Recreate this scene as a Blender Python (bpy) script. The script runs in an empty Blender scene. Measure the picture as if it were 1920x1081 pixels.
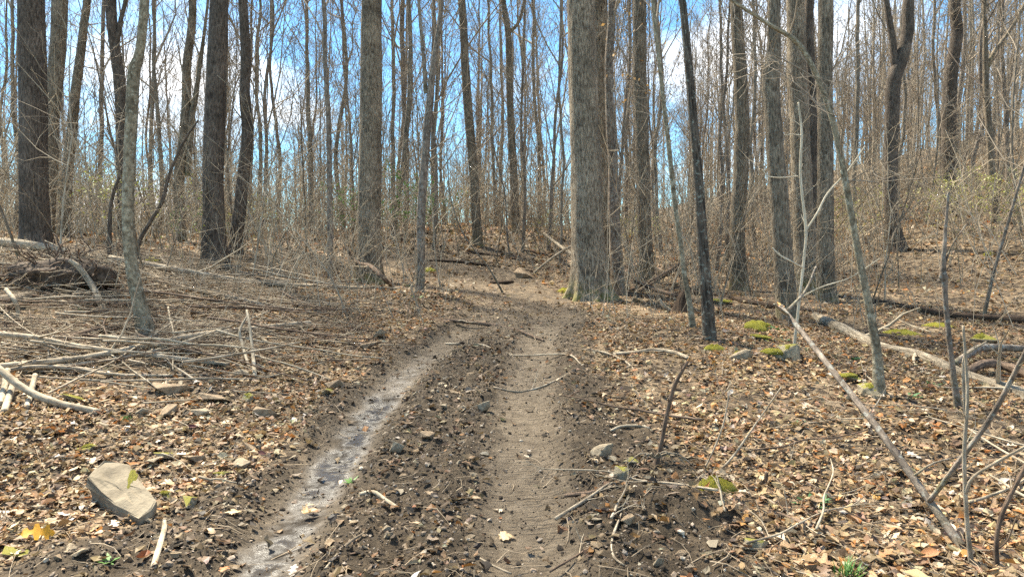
import bpy, bmesh, math
import numpy as np

S = bpy.context.scene
COL = S.collection
rng = np.random.default_rng(11)

# ------------------------------------------------------------------ camera, sky, sun, exposure
CAMZ, F, CX, CY, HZ = 1.55, 1300.0, 960.0, 540.5, 480.0
PITCH = math.atan((CY - HZ) / F)
cd = bpy.data.cameras.new('camera')
cam = bpy.data.objects.new('camera', cd); COL.objects.link(cam)
cam.location = (0, 0, CAMZ); cam.rotation_euler = (math.pi / 2 - PITCH, 0, 0)
cd.sensor_width = 36; cd.lens = 36 * F / 1920; cd.clip_end = 3000; cd.clip_start = 0.05
S.camera = cam

SUN_EL, SUN_AZ = math.radians(57), math.radians(-44)      # azimuth from +Y, negative = left of the view
W = bpy.data.worlds.new('World'); S.world = W; W.use_nodes = True
wt = W.node_tree; wt.nodes.clear()
def wn(t, **k):
    n = wt.nodes.new(t)
    for a, b in k.items(): setattr(n, a, b)
    return n
sky = wn('ShaderNodeTexSky', sky_type='NISHITA', sun_disc=False, sun_elevation=SUN_EL, sun_rotation=SUN_AZ,
         altitude=300, air_density=1.0, dust_density=0.0, ozone_density=3.0)
tc = wn('ShaderNodeTexCoord')
sep = wn('ShaderNodeSeparateXYZ'); wt.links.new(tc.outputs['Generated'], sep.inputs[0])
zz = wn('ShaderNodeMath', operation='ADD'); wt.links.new(sep.outputs['Z'], zz.inputs[0]); zz.inputs[1].default_value = 0.32
dv = wn('ShaderNodeVectorMath', operation='DIVIDE')
cz = wn('ShaderNodeCombineXYZ')
for i in range(3): wt.links.new(zz.outputs[0], cz.inputs[i])
wt.links.new(tc.outputs['Generated'], dv.inputs[0]); wt.links.new(cz.outputs[0], dv.inputs[1])
mp = wn('ShaderNodeMapping'); wt.links.new(dv.outputs[0], mp.inputs[0]); mp.inputs['Location'].default_value = (4.8, 1.3, 0)
no = wn('ShaderNodeTexNoise'); wt.links.new(mp.outputs[0], no.inputs['Vector'])
no.inputs['Scale'].default_value = 1.5; no.inputs['Detail'].default_value = 6; no.inputs['Roughness'].default_value = 0.52
cr = wn('ShaderNodeValToRGB'); wt.links.new(no.outputs['Fac'], cr.inputs[0])
cr.color_ramp.elements[0].position = 0.50; cr.color_ramp.elements[1].position = 0.68
cr.color_ramp.elements[0].color = (0, 0, 0, 1); cr.color_ramp.elements[1].color = (1, 1, 1, 1)
tint = wn('ShaderNodeMix', data_type='RGBA', blend_type='MULTIPLY'); tint.inputs['Factor'].default_value = 1.0
wt.links.new(sky.outputs[0], tint.inputs['A']); tint.inputs['B'].default_value = (0.64, 0.94, 0.98, 1)
mx = wn('ShaderNodeMix', data_type='RGBA'); wt.links.new(cr.outputs[0], mx.inputs['Factor'])
wt.links.new(tint.outputs['Result'], mx.inputs['A']); mx.inputs['B'].default_value = (8.0, 8.0, 8.0, 1)
bg = wn('ShaderNodeBackground'); bg.inputs['Strength'].default_value = 0.09
wt.links.new(mx.outputs['Result'], bg.inputs['Color'])
wo = wn('ShaderNodeOutputWorld'); wt.links.new(bg.outputs[0], wo.inputs[0])

sd = bpy.data.lights.new('sun', 'SUN'); sd.energy = 5.0; sd.angle = math.radians(6)     # sun behind thin veiling cloud: soft shadow edges
sd.color = (1.0, 0.925, 0.76)
sun = bpy.data.objects.new('sun', sd); COL.objects.link(sun)
from mathutils import Vector, Matrix, Euler
sv = Vector((math.sin(SUN_AZ) * math.cos(SUN_EL), math.cos(SUN_AZ) * math.cos(SUN_EL), math.sin(SUN_EL)))
sun.rotation_euler = sv.to_track_quat('Z', 'Y').to_euler(); sun.location = (0, 0, 60)

vs = S.view_settings
S.display_settings.display_device = 'sRGB'
vs.view_transform = 'Standard'; vs.look = 'None'; vs.gamma = 1; vs.use_curve_mapping = False
vs.exposure = 1.78
S.render.engine = 'CYCLES'
S.cycles.max_bounces = 4; S.cycles.diffuse_bounces = 3; S.cycles.glossy_bounces = 2; S.cycles.transmission_bounces = 2
S.cycles.use_adaptive_sampling = True; S.cycles.adaptive_threshold = 0.02
S.cycles.use_denoising = False

# ------------------------------------------------------------------ helpers
def tag(o, label=None, cat=None, group=None, kind=None):
    if label: o['label'] = label
    if cat: o['category'] = cat
    if group: o['group'] = group
    if kind: o['kind'] = kind
    return o
def empty(name, loc, rz=0, s=1.0):
    o = bpy.data.objects.new(name, None); COL.objects.link(o)
    o.location = loc; o.rotation_euler = (0, 0, rz); o.scale = (s, s, s); o.empty_display_size = 0.2
    return o
def mesh(name, V, faces, mat=None, smooth=True, attrs=None):
    """faces: list of (n,k) integer arrays"""
    me = bpy.data.meshes.new(name)
    V = np.asarray(V, np.float32).reshape(-1, 3)
    faces = [np.asarray(f, np.int32) for f in faces if len(f)]
    me.vertices.add(len(V)); me.vertices.foreach_set('co', V.ravel())
    loops = np.concatenate([f.ravel() for f in faces])
    tot = np.concatenate([np.full(len(f), f.shape[1], np.int32) for f in faces])
    start = np.concatenate([[0], np.cumsum(tot)[:-1]]).astype(np.int32)
    me.loops.add(len(loops)); me.loops.foreach_set('vertex_index', loops)
    me.polygons.add(len(tot)); me.polygons.foreach_set('loop_start', start)
    me.update(calc_edges=True)
    me.polygons.foreach_set('use_smooth', np.full(len(tot), smooth))
    for k, (typ, arr) in (attrs or {}).items():
        a = me.attributes.new(k, typ, 'POINT')
        a.data.foreach_set({'FLOAT': 'value', 'FLOAT_VECTOR': 'vector', 'FLOAT_COLOR': 'color'}[typ], np.asarray(arr, np.float32).ravel())
    if mat: me.materials.append(mat)
    return me
def obj(name, me, parent=None):
    o = bpy.data.objects.new(name, me); COL.objects.link(o)
    if parent: o.parent = parent
    return o
def copy_tree(o, parent=None):
    c = o.copy(); COL.objects.link(c); c.parent = parent
    for ch in list(o.children): copy_tree(ch, c)
    return c
def nrm(a): return a / (np.linalg.norm(a, axis=-1, keepdims=True) + 1e-9)
def spline(P, n):
    """Catmull-Rom through rows of P (any columns), n samples"""
    P = np.asarray(P, float)
    if len(P) == 2:
        t = np.linspace(0, 1, n)[:, None]; return P[0] * (1 - t) + P[1] * t
    Q = np.vstack([2 * P[0] - P[1], P, 2 * P[-1] - P[-2]])
    u = np.linspace(0, len(P) - 1 - 1e-9, n); i = u.astype(int); t = (u - i)[:, None]
    a, b, c, d = Q[i], Q[i + 1], Q[i + 2], Q[i + 3]
    return 0.5 * (2 * b + (c - a) * t + (2 * a - 5 * b + 4 * c - d) * t ** 2 + (3 * b - a - 3 * c + d) * t ** 3)
def hash2(ix, iy, seed):
    h = (ix.astype(np.int64) * 374761393 + iy.astype(np.int64) * 668265263 + seed * 1274126177) & 0x7fffffff
    h = ((h ^ (h >> 13)) * 1103515245 + 12345) & 0x7fffffff
    return ((h ^ (h >> 16)) & 0xffff) / 65535.0
def vnoise(x, y, seed=0):
    ix, iy = np.floor(x), np.floor(y); fx, fy = x - ix, y - iy
    fx = fx * fx * (3 - 2 * fx); fy = fy * fy * (3 - 2 * fy)
    a = hash2(ix, iy, seed); b = hash2(ix + 1, iy, seed); c = hash2(ix, iy + 1, seed); d = hash2(ix + 1, iy + 1, seed)
    return (a * (1 - fx) + b * fx) * (1 - fy) + (c * (1 - fx) + d * fx) * fy
def fbm(x, y, o=3, seed=0):
    s, a, t = 0, 1, 0
    for k in range(o):
        s = s + a * (vnoise(x * 2 ** k + 17.3 * k, y * 2 ** k - 9.1 * k, seed + k) * 2 - 1); t += a; a *= 0.5
    return s / t
def sstep(a, b, x):
    t = np.clip((x - a) / (b - a), 0, 1); return t * t * (3 - 2 * t)

# pixel -> direction (a pixel of the 1920 x 1081 photograph)
def ray(px, py):
    x = (px - CX) / F; v = (CY - py) / F
    d = np.array([x, math.cos(PITCH) + v * math.sin(PITCH), v * math.cos(PITCH) - math.sin(PITCH)])
    return d / d[1]
def at(px, py, D): return np.array([0, 0, CAMZ]) + ray(px, py) * D

# ------------------------------------------------------------------ terrain
anch = [at(*a) for a in [
    (960, 850, 5.2), (985, 700, 7.7), (1000, 640, 9.3), (940, 560, 12.6), (1105, 560, 13.3), (690, 530, 15.5), (785, 546, 12.6), (620, 531, 14.2),
    (402, 492, 14.0), (440, 484, 15.5), (67, 455, 13.5), (275, 622, 8.8), (0, 640, 8.2), (0, 770, 5.9), (580, 610, 10.0), (230, 930, 4.6),
    (895, 462, 20), (968, 432, 25), (820, 425, 30), (1160, 547, 14.2), (1212, 527, 16), (1300, 607, 9.6), (1330, 639, 8.7), (1385, 548, 15.2),
    (1475, 600, 11.0), (1512, 548, 14), (1548, 562, 13), (1650, 737, 6.4), (1680, 468, 19), (1785, 402, 22.5), (1920, 602, 11), (1920, 745, 6.6),
    (1920, 500, 16), (1920, 385, 24), (1500, 490, 21), (1300, 448, 28), (1150, 435, 30), (1650, 400, 30), (200, 442, 22), (520, 440, 26), (0, 440, 18)]]
anch += [np.array(p, float) for p in [
    (-4, -4, 0), (0, -4, 0), (4, -4, 0), (-3, 2, 0), (0, 2, 0), (3, 2, 0), (-9, 0, .5), (9, 0, .5), (-20, 0, 1.2), (20, 0, 2.4), (-22, 20, 2.2), (0, -20, -1), (20, -20, 1), (-20, -20, 0),
    (-16, 40, 2.0), (0, 42, 2.5), (0, 70, 2.2), (-30, 70, 1.2), (-60, 40, 1.5), (14, 42, 4.2), (28, 45, 7.6), (45, 60, 12.5), (75, 90, 20), (30, 100, 10), (0, 110, 3), (60, 20, 12), (110, 110, 25), (-70, 110, 0)]]
A = np.array(anch)
CMQ = 2.5
def phi(P, Q): return np.sqrt(((P[:, None, :] - Q[None, :, :]) ** 2).sum(-1) + CMQ ** 2)
n_a = len(A)
M_ = np.zeros((n_a + 3, n_a + 3))
M_[:n_a, :n_a] = phi(A[:, :2], A[:, :2]) - np.eye(n_a) * 0.06
M_[:n_a, n_a] = 1; M_[:n_a, n_a + 1:] = A[:, :2]; M_[n_a:, :n_a] = M_[:n_a, n_a:].T
coef = np.linalg.solve(M_, np.concatenate([A[:, 2], [0, 0, 0]]))
def hbase(x, y):
    x = np.asarray(x, float); y = np.asarray(y, float); sh = x.shape
    P = np.stack([np.clip(x.ravel(), -90, 120), np.clip(y.ravel(), -25, 125)], 1); out = np.empty(len(P))
    for i in range(0, len(P), 40000):
        p = P[i:i + 40000]; out[i:i + 40000] = phi(p, A[:, :2]) @ coef[:n_a] + coef[n_a] + p @ coef[n_a + 1:]
    return out.reshape(sh)
def hit(px, py, lift=0.0):
    """where the ray through a pixel first meets the bare terrain"""
    d = ray(px, py); D = np.concatenate([np.arange(1.5, 20, .03), np.arange(20, 120, .2)])
    g = CAMZ + d[2] * D - hbase(d[0] * D, D) - lift
    k = np.nonzero(g < 0)[0]
    D0 = D[k[0]] if len(k) else 60.0
    return np.array([d[0] * D0, D0])

RUT_L = spline([hit(*p) for p in [(395, 1180), (480, 1075), (560, 960), (636, 855), (700, 765), (765, 695), (835, 640), (890, 600), (905, 565), (870, 535), (820, 515), (740, 500)]], 300)
RUT_R = spline([hit(*p) for p in [(990, 1250), (990, 1075), (985, 900), (985, 800), (990, 720), (1003, 650), (1015, 605), (1005, 565), (960, 538), (880, 516), (790, 500)]], 300)
def rutinfo(x, y):
    """distance to each rut's centre line, signed for the left one (negative = on its left), arc length along"""
    sh = x.shape; P = np.stack([x.ravel(), y.ravel()], 1)
    dl = np.full(len(P), 9.0); dr = np.full(len(P), 9.0); s = np.zeros(len(P)); side = np.zeros(len(P))
    m = np.nonzero((np.abs(P[:, 0]) < 7) & (P[:, 1] < 23) & (P[:, 1] > 0))[0]
    for R_, d_ in ((RUT_L, dl), (RUT_R, dr)):
        arc = np.concatenate([[0], np.cumsum(np.linalg.norm(np.diff(R_, axis=0), axis=1))])
        tg = np.gradient(R_, axis=0)
        for i in range(0, len(m), 30000):
            q = m[i:i + 30000]; dd = ((P[q][:, None] - R_[None]) ** 2).sum(-1); k = dd.argmin(1)
            d_[q] = np.sqrt(dd[np.arange(len(q)), k])
            if R_ is RUT_L:
                v = P[q] - R_[k]; side[q] = np.sign(tg[k, 0] * v[:, 1] - tg[k, 1] * v[:, 0])   # + = left
            else: s[q] = arc[k]
    return dl.reshape(sh), dr.reshape(sh), side.reshape(sh), s.reshape(sh)
def masks(x, y):
    dl, dr, side, s = rutinfo(x, y)
    nz = fbm(x * 1.7, y * 1.7, 3, 5)
    between = (side < 0) & (dl < 1.7) & (dr < 1.7)
    d = np.where(between, 0, np.minimum(dl, dr * 0.85))
    far = sstep(8.2, 11.0, y)
    d = d - np.where((side < 0) & (dr < dl), .34, 0) * (1 - sstep(5.2, 8.0, y)) - np.where(side > 0, .75, 0) * (1 - sstep(3.9, 4.9, y + .25 * nz))
    mud = 1 - sstep(0.26, 0.72, d + nz * 0.28 + far * 0.22)
    mud = mud * (1 - 0.48 * sstep(9.5, 12.5, y)) * (1 - sstep(18, 22, y))
    inr = np.exp(-(np.minimum(dl * 1.0, dr * .82) / 0.25) ** 4) * (1 - sstep(10, 13, y))
    inr = np.maximum(inr, .8 * mud * sstep(8.6, 11.0, y))
    wet = np.exp(-((dl + .05 * fbm(x * 4, y * 4, 2, 66)) / 0.165) ** 4) * (1 - sstep(7.0, 9.5, y)) * (.55 + .45 * sstep(-0.35, 0.25, fbm(x * 2.2, y * 2.2, 3, 8) + 0.15))
    return mud, inr, wet, dl, dr, side, s
PILE = hit(110, 575); MOUND = hit(1265, 965)
def H(x, y, full=False):
    x = np.asarray(x, float); y = np.asarray(y, float)
    mud, inr, wet, dl, dr, side, s = masks(x, y)
    fade = 1 - sstep(9.5, 13, y)
    z = hbase(x, y)
    z = z - 0.050 * np.exp(-(dl / 0.24) ** 4) * fade - 0.040 * np.exp(-(dr / 0.27) ** 4) * fade
    hump = mud * (1 - inr)
    z = z + 0.035 * np.exp(-((dl - 0.46) / 0.16) ** 2) * fade + 0.03 * np.exp(-((dr - 0.48) / 0.16) ** 2) * fade
    z = z + hump * (0.045 * fbm(x * 4.5, y * 4.5, 3, 21) + 0.032 * np.abs(fbm(x * 11, y * 11, 2, 22)))
    z = z + inr * 0.009 * fbm(x * 9, y * 9, 3, 23)
    off = 1 - mud
    z = z + off * (0.05 * fbm(x * .9, y * .9, 2, 31) + 0.03 * fbm(x * 3.3, y * 3.3, 3, 32)) * np.clip(y / 3, 0, 1)
    z = z + 0.34 * np.exp(-(((x - PILE[0] + .75) / 1.1) ** 2 + ((y - PILE[1] - .9) / 0.6) ** 2)) * (0.8 + .3 * fbm(x * 3, y * 3, 2, 40))   # soil under the brush pile
    z = z + .13 * np.exp(-(((x - MOUND[0]) / .34) ** 2 + ((y - MOUND[1]) / .26) ** 2)) * (1 + .5 * fbm(x * 7, y * 7, 3, 41))   # soil torn up at the uprooted sapling
    if full: return z, mud, inr, wet, s, dr
    return z
def ground(x, y): return float(H(np.array([x]), np.array([y]))[0])

# ------------------------------------------------------------------ materials
def mat(name):
    m = bpy.data.materials.new(name); m.use_nodes = True
    nt = m.node_tree; b = nt.nodes['Principled BSDF']
    def n(t, **k):
        q = nt.nodes.new(t)
        for a, v in k.items():
            if a in q.inputs and not hasattr(q, a): q.inputs[a].default_value = v
            else: setattr(q, a, v)
        return q
    return m, nt, b, n, nt.links.new
def ramp(n, stops):
    r = n('ShaderNodeValToRGB'); e = r.color_ramp.elements
    while len(e) < len(stops): e.new(0.5)
    for q, (p, c) in zip(e, stops):
        q.position = p; q.color = (*c, 1) if len(c) == 3 else c
    return r
def noise(n, L, vec, scale, detail=4, rough=0.6):
    q = n('ShaderNodeTexNoise'); q.inputs['Scale'].default_value = scale; q.inputs['Detail'].default_value = detail; q.inputs['Roughness'].default_value = rough
    if vec is not None: L(vec, q.inputs['Vector'])
    return q
def mixc(n, L, fac, a, b):
    q = n('ShaderNodeMix', data_type='RGBA')
    for s_, v in (('Factor', fac), ('A', a), ('B', b)):
        if hasattr(v, 'links'): L(v, q.inputs[s_])
        elif isinstance(v, (int, float)): q.inputs[s_].default_value = v
        else: q.inputs[s_].default_value = (*v, 1)
    return q.outputs['Result']

def bark(name, lo, hi, zs=0.14, sc=34, depth=0.6, lichen=None, lich_amt=0.6, moss=0.0, patch=None):
    """furrowed bark along the stem: attribute bk = (around, around, along)"""
    m, nt, b, n, L = mat(name)
    a = n('ShaderNodeAttribute', attribute_name='bk')
    mp = n('ShaderNodeMapping'); L(a.outputs['Vector'], mp.inputs[0]); mp.inputs['Scale'].default_value = (1, 1, zs)
    n1 = noise(n, L, mp.outputs[0], sc, 5, 0.62); n2 = noise(n, L, a.outputs['Vector'], 2.2, 4)
    n3 = noise(n, L, mp.outputs[0], sc * 3.1, 3, .6)
    r = ramp(n, [(0.34, lo), (0.50, tuple((l + h) / 2 for l, h in zip(lo, hi))), (0.66, hi)]); L(n1.outputs['Fac'], r.inputs[0])
    col = r.outputs[0]
    v = ramp(n, [(0.3, (0.5,) * 3), (0.7, (1.25,) * 3)]); L(n2.outputs['Fac'], v.inputs[0])
    q = n('ShaderNodeMix', data_type='RGBA', blend_type='MULTIPLY'); q.inputs['Factor'].default_value = 1
    L(col, q.inputs['A']); L(v.outputs[0], q.inputs['B']); col = q.outputs['Result']
    if lichen:
        ln = noise(n, L, a.outputs['Vector'], 19, 5, .62); lr = ramp(n, [(0.5 + .12 * (1 - lich_amt), (0,) * 3), (0.56 + .12 * (1 - lich_amt), (lich_amt,) * 3)]); L(ln.outputs['Fac'], lr.inputs[0])
        col = mixc(n, L, lr.outputs[0], col, lichen)
    if moss:
        sp = n('ShaderNodeSeparateXYZ'); L(a.outputs['Vector'], sp.inputs[0])
        mr = n('ShaderNodeMapRange'); L(sp.outputs['Z'], mr.inputs[0]); mr.inputs[1].default_value = 0.05; mr.inputs[2].default_value = 0.55; mr.inputs[3].default_value = moss; mr.inputs[4].default_value = 0
        mm = n('ShaderNodeMath', operation='MULTIPLY'); L(mr.outputs[0], mm.inputs[0])
        mn = noise(n, L, a.outputs['Vector'], 7, 4); mr2 = ramp(n, [(0.42, (0,) * 3), (0.6, (1,) * 3)]); L(mn.outputs['Fac'], mr2.inputs[0]); L(mr2.outputs[0], mm.inputs[1])
        col = mixc(n, L, mm.outputs[0], col, (0.16, 0.15, 0.03))
    L(col, b.inputs['Base Color']); b.inputs['Roughness'].default_value = 0.9; b.inputs['Specular IOR Level'].default_value = 0.2
    ad = n('ShaderNodeMath', operation='MULTIPLY_ADD'); L(n3.outputs['Fac'], ad.inputs[0]); ad.inputs[1].default_value = 0.35; L(n1.outputs['Fac'], ad.inputs[2])
    bp = n('ShaderNodeBump', Strength=depth, Distance=0.03) if False else n('ShaderNodeBump')
    bp.inputs['Strength'].default_value = depth; bp.inputs['Distance'].default_value = 0.03
    L(ad.outputs[0], bp.inputs['Height']); L(bp.outputs[0], b.inputs['Normal'])
    return m
B_TULIP = bark('bark_grey_furrowed', (0.076, 0.056, 0.037), (0.43, 0.345, 0.245), zs=.19, sc=50, depth=1.0, moss=0.8, lichen=(.42, .41, .34), lich_amt=.3)
B_DARK = bark('bark_dark_brown', (0.042, 0.032, 0.024), (0.19, 0.150, 0.116), zs=.22, sc=40, depth=.8, lichen=(.26, .25, .22), lich_amt=.22)
B_BROWN = bark('bark_brown', (0.064, 0.048, 0.033), (0.32, 0.255, 0.18), zs=.2, sc=40, depth=.8, moss=.4, lichen=(.40, .39, .32), lich_amt=.3)
B_SMOOTH = bark('bark_smooth_grey', (0.11, 0.088, 0.056), (0.37, 0.315, 0.215), zs=.7, sc=22, depth=.5, lichen=(.47, .44, .33), lich_amt=.55)
B_LICHEN = bark('bark_black_lichen', (0.026, 0.021, 0.016), (0.17, 0.138, 0.105), zs=.10, sc=44, depth=.9, lichen=(.34, .37, .31), lich_amt=.5)
B_MOTTLE = bark('bark_mottled', (0.085, 0.064, 0.048), (0.32, 0.255, 0.195), zs=.4, sc=26, depth=.5, lichen=(.36, .36, .31), lich_amt=.5, moss=.3)
B_PALE = bark('bark_pale', (0.25, 0.195, 0.13), (0.54, 0.455, 0.33), zs=.35, sc=30, depth=.3)
B_BG = bark('bark_background', (0.115, 0.093, 0.070), (0.33, 0.28, 0.215), zs=.2, sc=30, depth=.5)
B_STICK = bark('bark_stick', (0.17, 0.13, 0.088), (0.54, 0.445, 0.32), zs=.2, sc=45, depth=.4)
B_LOG = bark('bark_log', (0.12, 0.092, 0.06), (0.50, 0.41, 0.295), zs=.12, sc=50, depth=.9, moss=0)
B_STICKD = bark('bark_stick_brown', (0.055, 0.038, 0.027), (0.25, 0.17, 0.115), zs=.2, sc=45, depth=.5)
B_ROT = bark('rotten_wood', (0.02, 0.014, 0.010), (0.12, 0.078, 0.05), zs=.2, sc=30, depth=.9)
B_WHITE = bark('white_stem', (0.46, 0.38, 0.26), (0.70, 0.61, 0.46), zs=.2, sc=30, depth=.2)  # whitish stem colour, paler than every other bark
def plain(name, col, rough=.85, var=.25, sc=6, spec=.2):
    m, nt, b, n, L = mat(name)
    t = n('ShaderNodeTexCoord'); q = noise(n, L, t.outputs['Object'], sc, 3)
    r = ramp(n, [(0.3, tuple(c * (1 - var) for c in col)), (0.7, tuple(min(1, c * (1 + var)) for c in col))]); L(q.outputs['Fac'], r.inputs[0])
    L(r.outputs[0], b.inputs['Base Color']); b.inputs['Roughness'].default_value = rough; b.inputs['Specular IOR Level'].default_value = spec
    return m
M_TWIG = plain('twig_bark', (0.26, 0.212, 0.158), sc=.6, var=.4)
M_TWIGD = plain('twig_bark_dark', (0.12, 0.092, 0.07), sc=.6, var=.35)
M_WHIP = plain('whip_bark', (0.37, 0.30, 0.21), sc=.5, var=.5)
M_LITTWIG = plain('litter_twig', (0.26, 0.20, 0.135), sc=3, var=.65)
M_FAR = plain('far_wood', (0.33, 0.275, 0.205), sc=.15, var=.45)  # wood colour paled to stand in for haze over the distance
M_CUT = plain('torn_wood', (0.50, 0.26, 0.10), sc=30)
def attrmat(name, rough=.8, trans=0.0, spec=.25, bump=0):
    m, nt, b, n, L = mat(name)
    a = n('ShaderNodeAttribute', attribute_name='tone'); L(a.outputs['Color'], b.inputs['Base Color'])
    b.inputs['Roughness'].default_value = rough; b.inputs['Specular IOR Level'].default_value = spec
    if trans:
        ts = n('ShaderNodeBsdfTranslucent'); L(a.outputs['Color'], ts.inputs['Color'])
        mxs = n('ShaderNodeMixShader'); mxs.inputs[0].default_value = trans
        out = nt.nodes['Material Output']; L(b.outputs[0], mxs.inputs[1]); L(ts.outputs[0], mxs.inputs[2]); L(mxs.outputs[0], out.inputs[0])
    if bump:
        t = n('ShaderNodeTexCoord'); q = noise(n, L, t.outputs['Object'], bump, 4)
        bp = n('ShaderNodeBump'); bp.inputs['Strength'].default_value = .5; bp.inputs['Distance'].default_value = .01; L(q.outputs['Fac'], bp.inputs['Height']); L(bp.outputs[0], b.inputs['Normal'])
    return m
M_LEAF = attrmat('dry_leaf', .62, .22, .35)
M_CLOD = attrmat('soil_crumb', .85, 0, .25, 60)
def leafmat(name, c):
    m, nt, b, n, L = mat(name)
    t = n('ShaderNodeTexCoord'); q = noise(n, L, t.outputs['Object'], 25, 4)
    r = ramp(n, [(.3, tuple(x * .6 for x in c)), (.7, tuple(min(1, x * 1.25) for x in c))]); L(q.outputs['Fac'], r.inputs[0])
    L(r.outputs[0], b.inputs['Base Color']); b.inputs['Roughness'].default_value = .6
    ts = n('ShaderNodeBsdfTranslucent'); L(r.outputs[0], ts.inputs['Color']); ms = n('ShaderNodeMixShader'); ms.inputs[0].default_value = .2
    L(b.outputs[0], ms.inputs[1]); L(ts.outputs[0], ms.inputs[2]); L(ms.outputs[0], nt.nodes['Material Output'].inputs[0])
    return m
def rockmat(name, c1, c2, moss=0):
    m, nt, b, n, L = mat(name)
    t = n('ShaderNodeTexCoord'); g = n('ShaderNodeNewGeometry')
    q = noise(n, L, t.outputs['Object'], 5, 6, .65); q2 = noise(n, L, t.outputs['Object'], 40, 4)
    r = ramp(n, [(.32, c1), (.68, c2)]); L(q.outputs['Fac'], r.inputs[0]); col = r.outputs[0]
    if moss:
        sp = n('ShaderNodeSeparateXYZ'); L(g.outputs['Normal'], sp.inputs[0])
        q3 = noise(n, L, t.outputs['Object'], 3.2, 4)
        ad = n('ShaderNodeMath', operation='MULTIPLY_ADD'); L(q3.outputs['Fac'], ad.inputs[0]); ad.inputs[1].default_value = 1.6; L(sp.outputs['Z'], ad.inputs[2])
        mr = n('ShaderNodeMapRange'); L(ad.outputs[0], mr.inputs[0]); mr.inputs[1].default_value = 2.0 - moss; mr.inputs[2].default_value = 2.15 - moss
        col = mixc(n, L, mr.outputs[0], col, (0.20, 0.18, 0.03))
    L(col, b.inputs['Base Color']); b.inputs['Roughness'].default_value = .85; b.inputs['Specular IOR Level'].default_value = .3
    bp = n('ShaderNodeBump'); bp.inputs['Strength'].default_value = .6; bp.inputs['Distance'].default_value = .012
    L(q2.outputs['Fac'], bp.inputs['Height']); L(bp.outputs[0], b.inputs['Normal'])
    return m
M_ROCK = rockmat('sandstone', (.16, .12, .076), (.38, .305, .205))
M_ROCKB = rockmat('brown_sandstone', (.14, .095, .055), (.33, .24, .15))
M_ROCKM = rockmat('mossy_sandstone', (.14, .115, .072), (.33, .275, .185), .55)
def mossmat():
    m, nt, b, n, L = mat('moss')
    t = n('ShaderNodeTexCoord'); q = noise(n, L, t.outputs['Object'], 14, 5, .7); q2 = noise(n, L, t.outputs['Object'], 90, 3)
    r = ramp(n, [(.3, (.11, .115, .010)), (.5, (.27, .245, .016)), (.7, (.46, .40, .025))]); L(q.outputs['Fac'], r.inputs[0])
    L(r.outputs[0], b.inputs['Base Color']); b.inputs['Roughness'].default_value = .95
    bp = n('ShaderNodeBump'); bp.inputs['Strength'].default_value = 1; bp.inputs['Distance'].default_value = .02; L(q2.outputs['Fac'], bp.inputs['Height']); L(bp.outputs[0], b.inputs['Normal'])
    return m
M_MOSS = mossmat()
M_GREEN = leafmat('green_leaf', (.10, .22, .035)); M_BUD = leafmat('bud_leaf', (.36, .36, .08)); M_HERB = leafmat('herb_leaf', (.06, .15, .05))

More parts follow.
